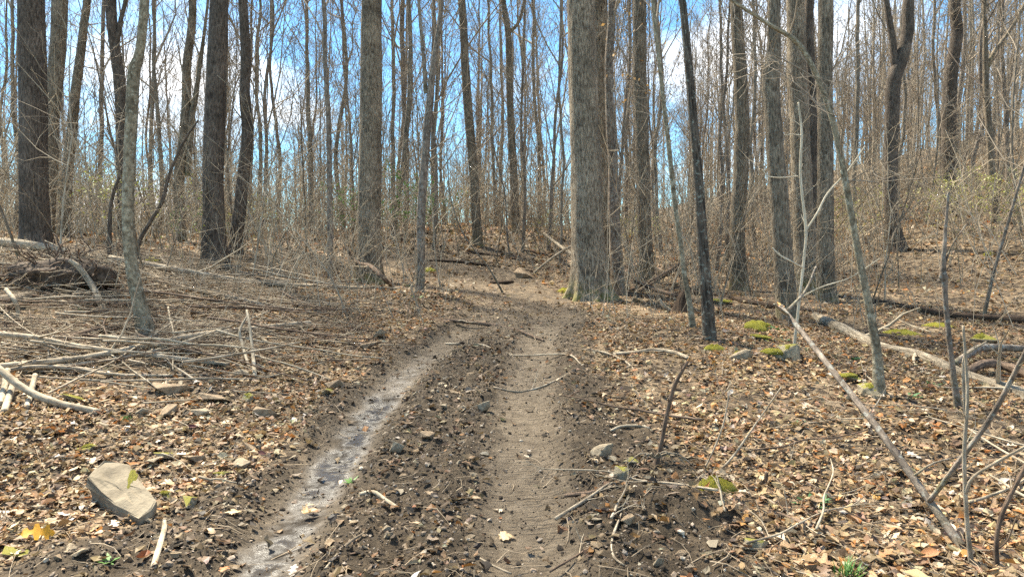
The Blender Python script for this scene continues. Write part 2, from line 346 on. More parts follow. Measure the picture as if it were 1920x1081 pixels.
def groundmat(name):
    m, nt, b, n, L = mat(name)
    t = n('ShaderNodeTexCoord'); P = t.outputs['Object']
    am = n('ShaderNodeAttribute', attribute_name='mud'); aw = n('ShaderNodeAttribute', attribute_name='wet'); ar = n('ShaderNodeAttribute', attribute_name='rut'); asx = n('ShaderNodeAttribute', attribute_name='along')
    # litter: flecks of leaf colour
    v = n('ShaderNodeTexVoronoi'); v.inputs['Scale'].default_value = 13; L(P, v.inputs['Vector'])
    sp = n('ShaderNodeSeparateColor'); L(v.outputs['Color'], sp.inputs[0])
    lr = ramp(n, [(0, (.03, .021, .013)), (.3, (.08, .055, .033)), (.55, (.17, .12, .072)), (.8, (.28, .205, .125)), (1, (.13, .088, .054))]); L(sp.outputs[0], lr.inputs[0])
    big = noise(n, L, P, .8, 4); bv = ramp(n, [(.3, (.6,) * 3), (.7, (1.15,) * 3)]); L(big.outputs['Fac'], bv.inputs[0])
    q = n('ShaderNodeMix', data_type='RGBA', blend_type='MULTIPLY'); q.inputs['Factor'].default_value = 1; L(lr.outputs[0], q.inputs['A']); L(bv.outputs[0], q.inputs['B'])
    lit = q.outputs['Result']
    # soil
    sn = noise(n, L, P, 9, 7, .7); sn2 = noise(n, L, P, 55, 5, .7)
    sr = ramp(n, [(.3, (.024, .017, .010)), (.52, (.060, .043, .026)), (.72, (.13, .095, .060))]); L(sn.outputs['Fac'], sr.inputs[0])
    rr = ramp(n, [(.3, (.072, .053, .034)), (.55, (.145, .112, .076)), (.75, (.22, .175, .125))]); L(sn.outputs['Fac'], rr.inputs[0])
    soil = mixc(n, L, ar.outputs['Fac'], sr.outputs[0], rr.outputs[0])
    soil = mixc(n, L, aw.outputs['Fac'], soil, (.034, .026, .018))
    L(mixc(n, L, am.outputs['Fac'], lit, soil), b.inputs['Base Color'])
    # wet film
    wn_ = noise(n, L, P, 5, 5, .6); wr = ramp(n, [(.36, (0,) * 3), (.58, (1,) * 3)]); L(wn_.outputs['Fac'], wr.inputs[0])
    wm = n('ShaderNodeMath', operation='MULTIPLY'); L(wr.outputs[0], wm.inputs[0]); L(aw.outputs['Fac'], wm.inputs[1])
    ro = n('ShaderNodeMapRange'); L(wm.outputs[0], ro.inputs[0]); ro.inputs[3].default_value = .82; ro.inputs[4].default_value = .23
    L(ro.outputs[0], b.inputs['Roughness'])
    sx = n('ShaderNodeMapRange'); L(wm.outputs[0], sx.inputs[0]); sx.inputs[3].default_value = .2; sx.inputs[4].default_value = 1.0; L(sx.outputs[0], b.inputs['Specular IOR Level'])
    # relief: crumbs, and tread bars across the ruts
    tr = n('ShaderNodeMath', operation='MULTIPLY'); L(asx.outputs['Fac'], tr.inputs[0]); tr.inputs[1].default_value = 2 * math.pi / 0.065
    tn = noise(n, L, P, 6, 3); ta = n('ShaderNodeMath', operation='MULTIPLY_ADD'); L(tn.outputs['Fac'], ta.inputs[0]); ta.inputs[1].default_value = 11; L(tr.outputs[0], ta.inputs[2])
    ts = n('ShaderNodeMath', operation='SINE'); L(ta.outputs[0], ts.inputs[0])
    tw0 = n('ShaderNodeMath', operation='SUBTRACT', use_clamp=True); L(ar.outputs['Fac'], tw0.inputs[0]); L(aw.outputs['Fac'], tw0.inputs[1])
    tpn = noise(n, L, P, 3.5, 4, .65); tpr = ramp(n, [(.38, (.1,) * 3), (.62, (1,) * 3)]); L(tpn.outputs['Fac'], tpr.inputs[0])
    tw1 = n('ShaderNodeMath', operation='MULTIPLY'); L(tw0.outputs[0], tw1.inputs[0]); L(tpr.outputs[0], tw1.inputs[1])
    tm = n('ShaderNodeMath', operation='MULTIPLY'); L(ts.outputs[0], tm.inputs[0]); L(tw1.outputs[0], tm.inputs[1])
    hs = n('ShaderNodeMath', operation='MULTIPLY_ADD'); L(tm.outputs[0], hs.inputs[0]); hs.inputs[1].default_value = .4; L(sn2.outputs['Fac'], hs.inputs[2])
    h2 = n('ShaderNodeMath', operation='MULTIPLY_ADD'); L(sn.outputs['Fac'], h2.inputs[0]); h2.inputs[1].default_value = 1.5; L(hs.outputs[0], h2.inputs[2])
    bs = n('ShaderNodeMapRange'); L(wm.outputs[0], bs.inputs[0]); bs.inputs[3].default_value = .9; bs.inputs[4].default_value = .08
    bp = n('ShaderNodeBump'); bp.inputs['Distance'].default_value = .022; L(bs.outputs[0], bp.inputs['Strength']); L(h2.outputs[0], bp.inputs['Height']); L(bp.outputs[0], b.inputs['Normal'])
    return m
M_GROUND = groundmat('forest_floor')

# ------------------------------------------------------------------ ground and trail sheets
def grow_axis(a, step, g, end):
    out = [a]; s = step
    while out[-1] < end: out.append(out[-1] + s); s *= g
    return out
xr = list(np.arange(0, 3.0, .027)); xr += grow_axis(xr[-1] + .03, .03, 1.032, 420)
xs = np.array([-v for v in xr[:0:-1]] + xr)
ys = np.array(list(np.arange(-40, 2, 2.0)) + list(np.arange(2, 7.5, .03)) + grow_axis(7.53, .033, 1.026, 520))
GX, GY = np.meshgrid(xs, ys)
GZ, mud, inr, wet, srr, drr = H(GX, GY, True)
nx, ny = len(xs), len(ys)
idx = np.arange(nx * ny).reshape(ny, nx)
quads = np.stack([idx[:-1, :-1], idx[:-1, 1:], idx[1:, 1:], idx[1:, :-1]], -1).reshape(-1, 4)
fm = mud.ravel()[quads].mean(1) > 0.45
GV = np.stack([GX.ravel(), GY.ravel(), GZ.ravel()], 1)
def sub(name, q):
    u, inv = np.unique(q, return_inverse=True)
    at_ = {k: ('FLOAT', v.ravel()[u]) for k, v in (('mud', mud), ('wet', wet), ('rut', inr), ('along', srr))}
    return tag(obj(name, mesh(name, GV[u], [inv.reshape(-1, 4)], M_GROUND, True, at_)), kind='structure')
sub('ground', quads[~fm]); sub('trail', quads[fm])

# ------------------------------------------------------------------ tubes
def tubes(P, Rd, k):
    """P (M,N,3), Rd (M,N): M open tubes of k sides -> verts, quads, bk"""
    M, N, _ = P.shape
    T = nrm(np.gradient(P, axis=1)); mt = nrm(P[:, -1] - P[:, 0])
    ref = np.where((np.abs(mt[:, 2:3]) < .75), np.array([[0, 0, 1.0]]), np.array([[1.0, 0, 0]]))[:, None, :]
    n1 = nrm(np.cross(T, ref)); n2 = np.cross(T, n1)
    th = np.arange(k) * 2 * np.pi / k
    V = P[:, :, None, :] + Rd[:, :, None, None] * (np.cos(th)[None, None, :, None] * n1[:, :, None, :] + np.sin(th)[None, None, :, None] * n2[:, :, None, :])
    b = (np.arange(M)[:, None, None] * N + np.arange(N - 1)[None, :, None]) * k
    i = np.arange(k)[None, None, :]; j = (i + 1) % k
    Q = np.stack([b + i, b + j, b + k + j, b + k + i], -1).reshape(-1, 4)
    arc = np.concatenate([np.zeros((M, 1)), np.cumsum(np.linalg.norm(np.diff(P, axis=1), axis=2), axis=1)], 1)
    r0 = Rd[:, :1].repeat(N, 1)
    bk = np.stack([r0[:, :, None] * np.cos(th) + P[:, :1, :1], r0[:, :, None] * np.sin(th) + P[:, :1, 1:2], (arc[:, :, None] + 0 * th)], -1)
    return V.reshape(-1, 3), Q, bk.reshape(-1, 3)
def join(parts):
    V, Q, B, o = [], [], [], 0
    for v, q, b in parts:
        V.append(v); Q.append(q + o); B.append(b); o += len(v)
    return np.concatenate(V), np.concatenate(Q), np.concatenate(B)
def tmesh(name, parts, m, smooth=True):
    V, Q, B = join(parts)
    return mesh(name, V, [Q], m, smooth, {'bk': ('FLOAT_VECTOR', B)})
def sprout(P, Rd, num, t0, t1, ratio, ang, up, wig, N, r, rk=0.5, lmin=0.0, tip=.25):
    """num children along every parent polyline"""
    M, n, _ = P.shape
    L = np.linalg.norm(np.diff(P, axis=1), axis=2).sum(1)
    idx_ = np.repeat(np.arange(M), num); K = len(idx_)
    t = (np.tile(np.linspace(0, 1, num, endpoint=False), M) + r.random(K) / num) * (t1 - t0) + t0
    u = t * (n - 1); i = np.minimum(u.astype(int), n - 2); f = (u - i)[:, None]
    a, b = P[idx_, i], P[idx_, i + 1]; pos = a * (1 - f) + b * f; T = nrm(b - a)
    pr = Rd[idx_, i] * (1 - f[:, 0]) + Rd[idx_, i + 1] * f[:, 0]
    rv = r.normal(size=(K, 3)); perp = nrm(rv - (rv * T).sum(1, keepdims=True) * T)
    an = np.radians(r.uniform(ang[0], ang[1], K))[:, None]
    d = T * np.cos(an) + perp * np.sin(an)
    ln = np.maximum(L[idx_] * ratio * (1.1 - .65 * (t - t0) / (t1 - t0 + 1e-6)) * r.uniform(.6, 1.3, K), lmin)
    out = [pos]; p = pos
    for s in range(N - 1):
        d = nrm(d + r.normal(size=(K, 3)) * wig + np.array([0, 0, up]))
        p = p + d * (ln / (N - 1))[:, None]; out.append(p)
    C = np.stack(out, 1)
    r0 = np.minimum(pr * .8, np.maximum(pr * rk, ln * .006))
    Rc = r0[:, None] * np.linspace(1, tip, N)[None]
    return C, Rc

def detailed_stem(pts, rad, sides, ring, lobes=0, flare=0, fh=.4, rough=0.0, r=rng, wobble=0.0):
    """one stem through pts (N,3); rad per point; ring spacing (m). root flare with lobes at the start"""
    pts = np.asarray(pts, float); L = np.linalg.norm(np.diff(pts, axis=0), axis=1).sum()
    n = max(6, int(L / ring)); C = spline(np.column_stack([pts, rad]), n * 3)
    arc = np.concatenate([[0], np.cumsum(np.linalg.norm(np.diff(C[:, :3], axis=0), axis=1))])
    s = np.concatenate([np.linspace(0, min(1.0, arc[-1] * .2), 8)[:-1], np.linspace(min(1.0, arc[-1] * .2), arc[-1], n)])
    C = np.stack([np.interp(s, arc, C[:, k]) for k in range(4)], 1)
    P, Rd = C[:, :3], np.maximum(C[:, 3], .002)
    if wobble:
        P = P.copy(); w = np.clip(s / .8, 0, 1)
        P[:, 0] += wobble * w * fbm(s * 1.1, s * 0 + 3.3, 2, int(r.integers(999))); P[:, 1] += wobble * w * fbm(s * 1.1, s * 0 + 8.3, 2, int(r.integers(999)))
    T = nrm(np.gradient(P, axis=0))
    ref = np.array([1.0, 0, 0]) if abs(T[:, 0]).max() < .8 else np.array([0, 0, 1.0])
    n1 = nrm(np.cross(np.cross(T, ref), T)); n2 = np.cross(T, n1)
    th = np.arange(sides) * 2 * np.pi / sides
    rr = Rd[:, None] * np.ones(sides)
    ph = r.uniform(0, 6.28)
    if flare:
        e = np.exp(-s / fh)[:, None]
        lob = (.5 + .5 * np.cos(lobes * th + ph + .8 * np.sin(th * 2 + ph))) ** 1.6 if lobes else 1.0
        rr = rr * (1 + flare * e ** 1.2 * (.25 + .9 * lob))
    if rough:
        seed = int(r.integers(9999))
        cx_, cy_ = np.cos(th) * Rd.max() * 9, np.sin(th) * Rd.max() * 9
        rr = rr + rough * (fbm(cx_[None] + 0 * s[:, None] + s[:, None] * .35 + 50, cy_[None] + s[:, None] * .7 + 50, 3, seed))
        rr = rr * (1 + .05 * fbm(cx_[None] * .2 + 9, cy_[None] * .2 + s[:, None] * .9, 2, seed + 3))
    V = P[:, None] + rr[:, :, None] * (np.cos(th)[None, :, None] * n1[:, None] + np.sin(th)[None, :, None] * n2[:, None])
    N = len(P); b = np.arange(N - 1)[:, None] * sides; i = np.arange(sides)[None]; j = (i + 1) % sides
    Q = np.stack([b + i, b + j, b + sides + j, b + sides + i], -1).reshape(-1, 4)
    r0 = np.median(Rd[:max(3, N // 3)])
    bk = np.stack([np.broadcast_to(np.cos(th) * r0, rr.shape) + pts[0, 0], np.broadcast_to(np.sin(th) * r0, rr.shape) + pts[0, 1], s[:, None] + 0 * rr], -1)
    return V.reshape(-1, 3), Q, bk.reshape(-1, 3), P, Rd, s, sides
def stem_mesh(name, d, m, caps=False):
    V, Q, B, P, Rd, s, k = d
    fs = [Q]
    if caps: fs.append(np.arange(k)[None, ::-1]); fs.append((np.arange(k) + len(V) - k)[None])
    return mesh(name, V, fs, m, True, {'bk': ('FLOAT_VECTOR', B)})

# ------------------------------------------------------------------ the trees one can tell apart in the photograph
def hero(label, D, pts, m, height, crown0=.45, nl=12, flare=.35, lobes=5, rough=0.0, name='forest_tree', density=1.0, group=None, twig=M_TWIG, wob=.03, lean=0.0, extra=None, seed=0, lowtwigs=0):
    """pts: (px, py, width px) from the base up; the base stands on the terrain at distance D"""
    r = np.random.default_rng(1000 + seed)
    px, py, w = pts[0]
    b = at(px, py, D); bx, by = b[0], b[1]; bz = ground(bx, by)
    W3 = []
    for i, (x, y, w) in enumerate(pts):
        q = at(x, y, D + lean * i)
        W3.append([q[0] - bx, q[1] - by, q[2] - bz, w * D / F / 2])
    W3 = np.array(W3); W3[0, 2] = -0.06
    top = W3[-1]; dirn = W3[-1] - W3[max(-3, -len(W3))]; sl = dirn[:2] / max(dirn[2], .5)
    rest = height - top[2]
    for t in ((.2, .45, .7, 1.0) if rest > 1 else ()):
        W3 = np.vstack([W3, [top[0] + sl[0] * rest * t * (1 - .45 * t) + r.normal() * .1, top[1] + r.normal() * .12, top[2] + rest * t, max(top[3] * (1 - t * .93), .012)]])
    R0 = W3[:, 3].max(); sides = int(np.clip(W3[0, 3] * 2 * F / D * .9, 10, 56))
    t = empty(name, (bx, by, bz)); tag(t, label, 'tree', group)
    d = detailed_stem(W3[:, :3], W3[:, 3], sides, .16 if R0 > .12 else .13, lobes, flare, .16 + R0 * .45, rough, r, wob)
    obj('trunk', stem_mesh('trunk', d, m), t)
    P, Rd, s = d[3], d[4], d[5]
    q = np.linspace(0, len(P) - 1, 40).astype(int)
    P0, R0_ = P[q][None], Rd[q][None]
    nl = max(5, int(nl * .75)) if height > 16 else int(nl)
    if height > 16: density *= .85
    C1, R1 = sprout(P0, R0_, nl, crown0, .97, .30, (28, 62), .10, .16, 7, r, .36, 1.0)
    C2, R2 = sprout(C1, R1, int(6 * density), .2, 1, .5, (25, 60), .08, .18, 5, r, .55, .4)
    C3, R3 = sprout(C2, R2, int(5 * density), .15, 1, .5, (25, 60), .06, .2, 4, r, .6, .3)
    parts = [tubes(C1, R1, 5), tubes(C2, np.maximum(R2, .004), 3), tubes(C3, np.maximum(R3, .003), 3)]
    if lowtwigs:
        a = (2.0 / s[-1])
        E1, S1 = sprout(P0, R0_, lowtwigs, a, crown0, .06, (45, 90), .06, .22, 6, r, .18, .8)
        E2, S2 = sprout(E1, S1, 5, .2, 1, .5, (30, 65), .05, .22, 4, r, .6, .2)
        parts += [tubes(E1, np.clip(S1, .004, .02), 4), tubes(E2, np.maximum(S2, .0028), 3)]
    obj('crown', tmesh('crown', parts, twig), t)
    if extra: extra(t, bx, by, bz, r, m)
    return t
def fork(pts, D):
    """a second stem of a tree, given by pixels at the tree's distance"""
    def f(t, bx, by, bz, r, m):
        W3 = np.array([[*(at(x, y, D) - np.array([bx, by, bz])), w * D / F / 2] for x, y, w in pts])
        last = W3[-1]; dr = nrm((W3[-1] - W3[-2])[:3])
        for k in range(1, 4):
            dr = nrm(dr + np.array([0, 0, .25])); last = np.concatenate([last[:3] + dr * 1.8, [last[3] * .6]]); W3 = np.vstack([W3, last])
        d = detailed_stem(W3[:, :3], W3[:, 3], 10, .15, r=r)
        o = obj('fork_stem', stem_mesh('fork_stem', d, m), t)
        P, Rd = d[3], d[4]; q = np.linspace(0, len(P) - 1, 20).astype(int)
        C1, R1 = sprout(P[q][None], Rd[q][None], 9, .2, 1, .28, (30, 60), .08, .15, 6, r, .5, .6)
        C2, R2 = sprout(C1, R1, 6, .2, 1, .5, (30, 60), .06, .2, 4, r, .6, .3)
        obj('twigs', tmesh('twigs', [tubes(C1, R1, 4), tubes(C2, np.maximum(R2, .003), 3)], M_TWIG), o)
    return f
def hanging_leaves(n, z0, z1, spread, m, size=.05):
    def f(t, bx, by, bz, r, _):
        P = np.stack([r.normal(size=n) * spread, r.normal(size=n) * spread, r.uniform(z0, z1, n)], 1)
        obj('dead_leaves', leafcloud(P, size, r, m), t)['kind'] = 'stuff'
        # thin twigs that carry them
        K = 26; st = np.stack([r.normal(size=K) * .05, r.normal(size=K) * .05, r.uniform(z0, z1, K)], 1); en = P[r.integers(0, n, K)]
        mid = (st + en) / 2 + r.normal(size=(K, 3)) * .05
        C = np.stack([st, mid, en], 1); obj('leafy_twigs', tmesh('leafy_twigs', [tubes(C, np.full((K, 3), .005), 3)], M_TWIG), t)
    return f
def leafcloud(P, size, r, m):
    n = len(P); a = nrm(r.normal(size=(n, 3))); b = nrm(np.cross(a, r.normal(size=(n, 3)))); L = size * r.uniform(.6, 1.3, n)[:, None]
    V = np.stack([P - a * L * .5, P + b * L * .3, P + a * L * .5, P - b * L * .3], 1).reshape(-1, 3)
    i = np.arange(n)[:, None] * 4
    return mesh('leaves', V, [i + np.array([[0, 1, 2, 3]])], m, False)
M_TANLEAF = leafmat('tan_leaf', (.55, .33, .12))

hero('massive grey furrowed trunk with flaring roots standing at the right edge of the trail', 13.3,
     [(1106, 560, 68), (1104, 500, 64), (1101, 400, 60), (1095, 200, 54), (1090, 0, 49)], B_TULIP, 27, .5, 10, .8, 9, .02, density=1, seed=1, wob=.01, name='forest_tree')
hero('thick grey furrowed trunk close behind the massive flaring trunk', 14.6, [(1136, 545, 44), (1133, 400, 40), (1128, 200, 34), (1124, 0, 30)], B_TULIP, 25, .55, 9, .4, 5, .012, seed=2, wob=.01)
hero('slim mottled trunk hung with a few tan leaves beside the massive flaring trunk', 14.0,
     [(1160, 548, 26), (1152, 400, 20), (1146, 250, 17), (1144, 120, 16), (1149, 0, 14)], B_MOTTLE, 15, .35, 10, .4, 5, .006, seed=3, extra=hanging_leaves(60, 4.0, 6.6, .35, M_TANLEAF, .09))
hero('broad furrowed trunk where the trail curves, a fallen pale pole at its foot', 15.5,
     [(692, 530, 48), (691, 480, 45), (692, 400, 43), (695, 200, 40), (697, 0, 37)], B_TULIP, 26, .52, 10, .6, 8, .016, seed=4, wob=.01)
hero('slender mottled tree with a dark mossy foot beside the trail bend', 12.6,
     [(785, 546, 19), (789, 500, 16), (790, 400, 17), (800, 260, 15), (812, 130, 12), (828, 0, 9)], B_MOTTLE, 12, .4, 10, .5, 4, .006, seed=5, wob=.02, lowtwigs=6, extra=fork([(798, 175, 8), (795, 120, 7), (785, 0, 6)], 12.6))
hero('straight dark brown trunk rising behind the left brush pile, thickest there', 13.5,
     [(67, 455, 54), (65, 400, 48), (62, 200, 45), (58, 0, 43)], B_DARK, 24, .5, 10, .25, 5, .014, seed=6, wob=.01)
hero('grey brown leaning trunk just right of the thickest dark trunk', 17, [(84, 440, 30), (92, 320, 28), (100, 180, 27), (112, 0, 26)], B_BROWN, 22, .5, 10, .3, 5, .01, seed=7)
hero('slim tree leaning right between two thicker trunks left of the pale grey tree', 19, [(120, 440, 22), (127, 330, 19), (145, 150, 16), (163, 0, 13)], B_BROWN, 18, .35, 12, .3, 4, .005, seed=8, lowtwigs=5)
hero('dark wavy trunk half hidden behind the pale grey tree', 17.5, [(234, 450, 24), (232, 330, 22), (228, 190, 21), (215, 100, 19), (206, 0, 18)], B_DARK, 19, .38, 11, .3, 4, .008, seed=9, wob=.05, extra=fork([(217, 100, 9), (226, 40, 8), (236, 0, 7)], 17.5))
hero('pale smooth grey tree with a bend and a torn red root, amid fallen branches', 8.8,
     [(277, 622, 32), (262, 570, 26), (248, 500, 23), (240, 400, 21), (246, 230, 21), (252, 130, 22), (262, 100, 17), (272, 0, 16)], B_SMOOTH, 13, .55, 9, .35, 4, .006, seed=10, wob=.01)
hero('grey tree with a snapped stub and upswept branches beyond the brush', 18, [(342, 480, 18), (334, 350, 19), (346, 240, 17), (351, 120, 15), (361, 0, 13)], B_BROWN, 17, .34, 13, .3, 4, .006, seed=11, lowtwigs=6,
     extra=fork([(352, 330, 10), (358, 230, 12), (368, 172, 9)], 18))
hero('stout dark brown trunk with mossy foot next to a wavy black based tree', 14, [(403, 493, 46), (401, 400, 38), (400, 300, 37), (405, 150, 35), (411, 0, 32)], B_DARK, 24, .5, 10, .3, 5, .012, seed=12, wob=.01)
hero('wavy dark tree with a hollow black base next to a stout brown trunk', 15.5, [(440, 485, 28), (450, 390, 24), (462, 260, 21), (461, 150, 19), (456, 0, 16)], B_DARK, 19, .4, 11, .4, 4, .008, seed=13, wob=.04, lowtwigs=4)
hero('thin straight mottled tree with a bark like birch left of the broad furrowed trunk', 14.2, [(620, 532, 12), (618, 400, 11), (617, 300, 10), (612, 150, 9), (606, 0, 8)], B_MOTTLE, 13, .35, 11, .3, 4, .003, seed=14, lowtwigs=4)
hero('dark trunk with a pale streak leaning left, uphill of the trail bend', 20, [(896, 462, 20), (893, 400, 18), (885, 300, 17), (874, 150, 16), (866, 0, 14)], B_BROWN, 22, .5, 10, .3, 5, .006, seed=15)
hero('forked grey tree on the crest whose side limb curves outward', 24, [(968, 432, 17), (963, 320, 15), (956, 170, 13), (953, 60, 12), (943, 0, 10)], B_BROWN, 20, .45, 11, .3, 4, .006, seed=16, extra=fork([(954, 62, 7), (972, 42, 6), (984, 0, 6)], 24))
hero('tall grey trunk standing behind the fallen branches right of the massive trunk', 16, [(1213, 527, 28), (1208, 400, 26), (1202, 200, 25), (1198, 0, 24)], B_BROWN, 23, .5, 10, .3, 5, .008, seed=17, extra=hanging_leaves(45, 4.0, 6.8, .4, M_TANLEAF, .09))
hero('thin pale crooked tree beside the leaning black lichened tree', 9.6, [(1300, 607, 13), (1286, 520, 10), (1270, 400, 9), (1256, 290, 9), (1241, 150, 8), (1226, 0, 7)], B_SMOOTH, 9, .4, 9, .2, 4, .002, seed=18, lowtwigs=5)
hero('leaning black tree spotted with pale lichen, rooted in leaf litter', 8.7, [(1331, 640, 27), (1325, 560, 23), (1317, 450, 20), (1307, 300, 18), (1294, 150, 15), (1279, 0, 13)], B_LICHEN, 12, .55, 9, .2, 4, .005, seed=19, wob=.01, twig=M_TWIGD)
hero('brown sinuous trunk behind the leaning black tree and its mossy stones', 15.2, [(1386, 548, 34), (1383, 430, 27), (1388, 310, 27), (1391, 180, 25), (1381, 0, 21)], B_BROWN, 21, .45, 10, .3, 5, .008, seed=20, wob=.03)
hero('furrowed brown trunk with a knobby burl behind the bare white sapling', 11.0, [(1478, 602, 42), (1468, 480, 34), (1456, 300, 31), (1447, 170, 29), (1446, 140, 33), (1449, 90, 25), (1450, 0, 23)], B_BROWN, 20, .5, 10, .15, 5, .010, seed=21)
hero('widest dark grey trunk of the clump behind the white sapling', 14, [(1514, 548, 46), (1507, 400, 38), (1497, 200, 35), (1491, 0, 31)], B_TULIP, 24, .5, 10, .3, 5, .012, seed=22)
hero('blackish narrow trunk squeezed between two grey trunks of the clump', 14.8, [(1532, 545, 24), (1526, 400, 20), (1522, 200, 17), (1517, 0, 16)], B_DARK, 20, .45, 10, .2, 4, .006, seed=23)
hero('straight smooth brown grey trunk at the right side of the clump', 13, [(1549, 562, 36), (1548, 400, 29), (1547, 200, 27), (1548, 0, 26)], B_BROWN, 23, .5, 10, .3, 5, .006, seed=24, wob=.01)
hero('thin mottled tree leaning left over the fallen log, a stone at its foot', 6.4, [(1650, 738, 24), (1644, 660, 17), (1630, 580, 15), (1610, 480, 13), (1592, 380, 12), (1572, 270, 11), (1545, 175, 10), (1500, 85, 9), (1440, 45, 7), (1370, 0, 5)], B_SMOOTH, 4.0, .55, 5, .3, 3, .003, seed=25, wob=.0, lowtwigs=2)
hero('dark forked trunk on the right slope, its twin stems parting at a crook', 19, [(1681, 468, 36), (1672, 400, 24), (1671, 280, 24), (1676, 160, 25), (1690, 110, 23), (1702, 60, 20), (1704, 0, 18)], B_DARK, 18, .4, 12, .4, 4, .008, seed=26, wob=.02, extra=fork([(1678, 130, 13), (1674, 80, 12), (1662, 0, 10)], 19))
hero('dark reddish trunk with a slight S bend high on the right slope', 22.5, [(1786, 410, 28), (1778, 330, 23), (1780, 200, 24), (1786, 120, 22), (1795, 60, 20), (1791, 0, 18)], B_DARK, 19, .42, 12, .3, 4, .008, seed=27, wob=.02)
hero('slender branching tree with a wide crooked limb at the right hillside edge', 20, [(1866, 420, 14), (1858, 300, 12), (1850, 190, 11), (1847, 110, 9), (1845, 0, 6)], B_BROWN, 12, .3, 14, .2, 3, .004, seed=28, lowtwigs=5, extra=fork([(1849, 130, 9), (1866, 95, 8), (1890, 62, 7), (1915, 20, 6)], 20), twig=M_TWIGD)
MID = [(585, 450, 14, 575, 0, 10, 24), (742, 440, 15, 735, 0, 11, 24), (760, 430, 17, 755, 0, 14, 26), (646, 450, 14, 640, 0, 10, 25), (1050, 470, 9, 1052, 0, 7, 18), (1365, 450, 13, 1350, 0, 9, 22),
       (1602, 440, 15, 1609, 0, 11, 24), (1695, 440, 12, 1690, 100, 9, 24), (1842, 400, 14, 1836, 120, 10, 25), (1240, 470, 13, 1232, 0, 9, 22), (480, 455, 13, 487, 0, 9, 23), (180, 440, 14, 196, 0, 11, 24), (30, 440, 13, 22, 0, 10, 20), (1416, 450, 13, 1412, 0, 10, 24),
       (520, 450, 12, 508, 0, 8, 27), (820, 440, 12, 815, 0, 8, 24), (1010, 440, 12, 1000, 0, 9, 28), (1885, 380, 14, 1880, 0, 10, 24), (1760, 410, 12, 1752, 0, 8, 27), (300, 450, 14, 288, 0, 9, 22), (1175, 450, 12, 1180, 0, 9, 25), (930, 440, 11, 915, 0, 8, 27)]
MIDL = ['between the thin birch like tree and the wavy dark tree', 'just behind the broad furrowed trunk, left one of a close pair', 'just behind the broad furrowed trunk, right one of a close pair', 'between the thin birch like tree and the broad furrowed trunk',
        'thin, just left of the massive flaring trunk', 'behind the leaning black lichened tree, before the sinuous trunk', 'between the clump of grey trunks and the dark forked trunk', 'close right behind the dark forked trunk', 'behind the slender tree with the wide crooked limb',
        'between the tall grey trunk and the thin pale crooked tree', 'right behind the wavy dark tree with the hollow base', 'between the slim leaning tree and the dark wavy trunk', 'left behind the thickest dark brown trunk', 'between the sinuous trunk and the trunk with the burl',
        'second right of the wavy dark tree with the hollow base', 'right behind the slender mottled tree at the bend', 'right of the forked tree on the crest', 'at the hillside edge, right of the slender tree with crooked limb',
        'between the dark forked trunk and the S bent trunk', 'between the pale smooth grey tree and the tree with the stub', 'between the slim mottled trunk and the tall grey trunk', 'between the streaked leaning trunk and the forked crest tree']
for i, (bx_, by_, bw, tx, ty, tw, D) in enumerate(MID):
    k = rng.normal() * 8
    hero('bare mid distance tree ' + MIDL[i], D, [(bx_, by_, bw * .62), (bx_ * .66 + tx * .34 + k, by_ * .66 + ty * .34, bw * .54), (bx_ * .33 + tx * .67 - k * .5, by_ * .33 + ty * .67, bw * .22 + tw * .36), (tx, ty, tw * .58)],
         [B_BG, B_BG, B_MOTTLE][i % 3], rng.uniform(13, 19), rng.uniform(.28, .42), 12, .25, 4, .004, seed=60 + i, wob=.06, density=1.0, lowtwigs=3)

# ------------------------------------------------------------------ background trees: prototypes copied as individuals
def proto_tree(seed, h, r0, crown0, nl, sides=8, dens=1.0, forked=False):
    r = np.random.default_rng(seed)
    n = 7; z = np.linspace(0, h, n); lean = r.normal(size=2) * .02
    P = np.stack([lean[0] * z + np.cumsum(r.normal(size=n) * .10 * h / 15), lean[1] * z + np.cumsum(r.normal(size=n) * .10 * h / 15), z], 1); P[0, :2] = 0; P[0, 2] = -.15
    rad = .78 * r0 * np.array([1.15, .95, .85, .72, .55, .33, .08])
    d = detailed_stem(P, rad, sides, .5, 4, .25, .4, .004, r, .05)
    C, Rd = d[3], d[4]; q = np.linspace(0, len(C) - 1, 30).astype(int); P0, R0_ = C[q][None], Rd[q][None]
    C1, R1 = sprout(P0, R0_, nl, crown0, .97, .32, (18, 50), .15, .10, 7, r, .36, .8)
    C2, R2 = sprout(C1, R1, int(7 * dens), .15, 1, .48, (22, 55), .12, .12, 5, r, .6, .4)
    C3, R3 = sprout(C2, R2, int(6 * dens), .15, 1, .5, (25, 60), .08, .2, 4, r, .6, .35)
    E1, S1 = sprout(P0, R0_, 5, .12, crown0, .09, (45, 90), .06, .2, 5, r, .2, .5)
    return stem_mesh('trunk', d, [B_BG, B_BG, B_MOTTLE][seed % 3]), tmesh('crown', [tubes(C1, R1, 4), tubes(C2, np.maximum(R2, .006), 3), tubes(C3, np.maximum(R3, .0045), 3), tubes(E1, np.clip(S1, .005, .02), 3)], M_TWIG)
protos = [proto_tree(200, 17, .13, .35, 15), proto_tree(201, 14, .10, .3, 15), proto_tree(202, 19, .17, .42, 13), proto_tree(203, 11, .06, .3, 13), proto_tree(204, 9, .045, .28, 12, 6),
          proto_tree(205, 15, .09, .38, 13), proto_tree(206, 12, .07, .25, 15), proto_tree(207, 16, .12, .3, 16), proto_tree(208, 8, .035, .25, 11, 6), proto_tree(209, 13, .08, .4, 12)]
placed = []
def clear_of(x, y, dmin):
    return all((x - a) ** 2 + (y - b) ** 2 > dmin * dmin for a, b in placed)
for o in list(COL.objects):
    if o.get('category') == 'tree': placed.append((o.location.x, o.location.y))
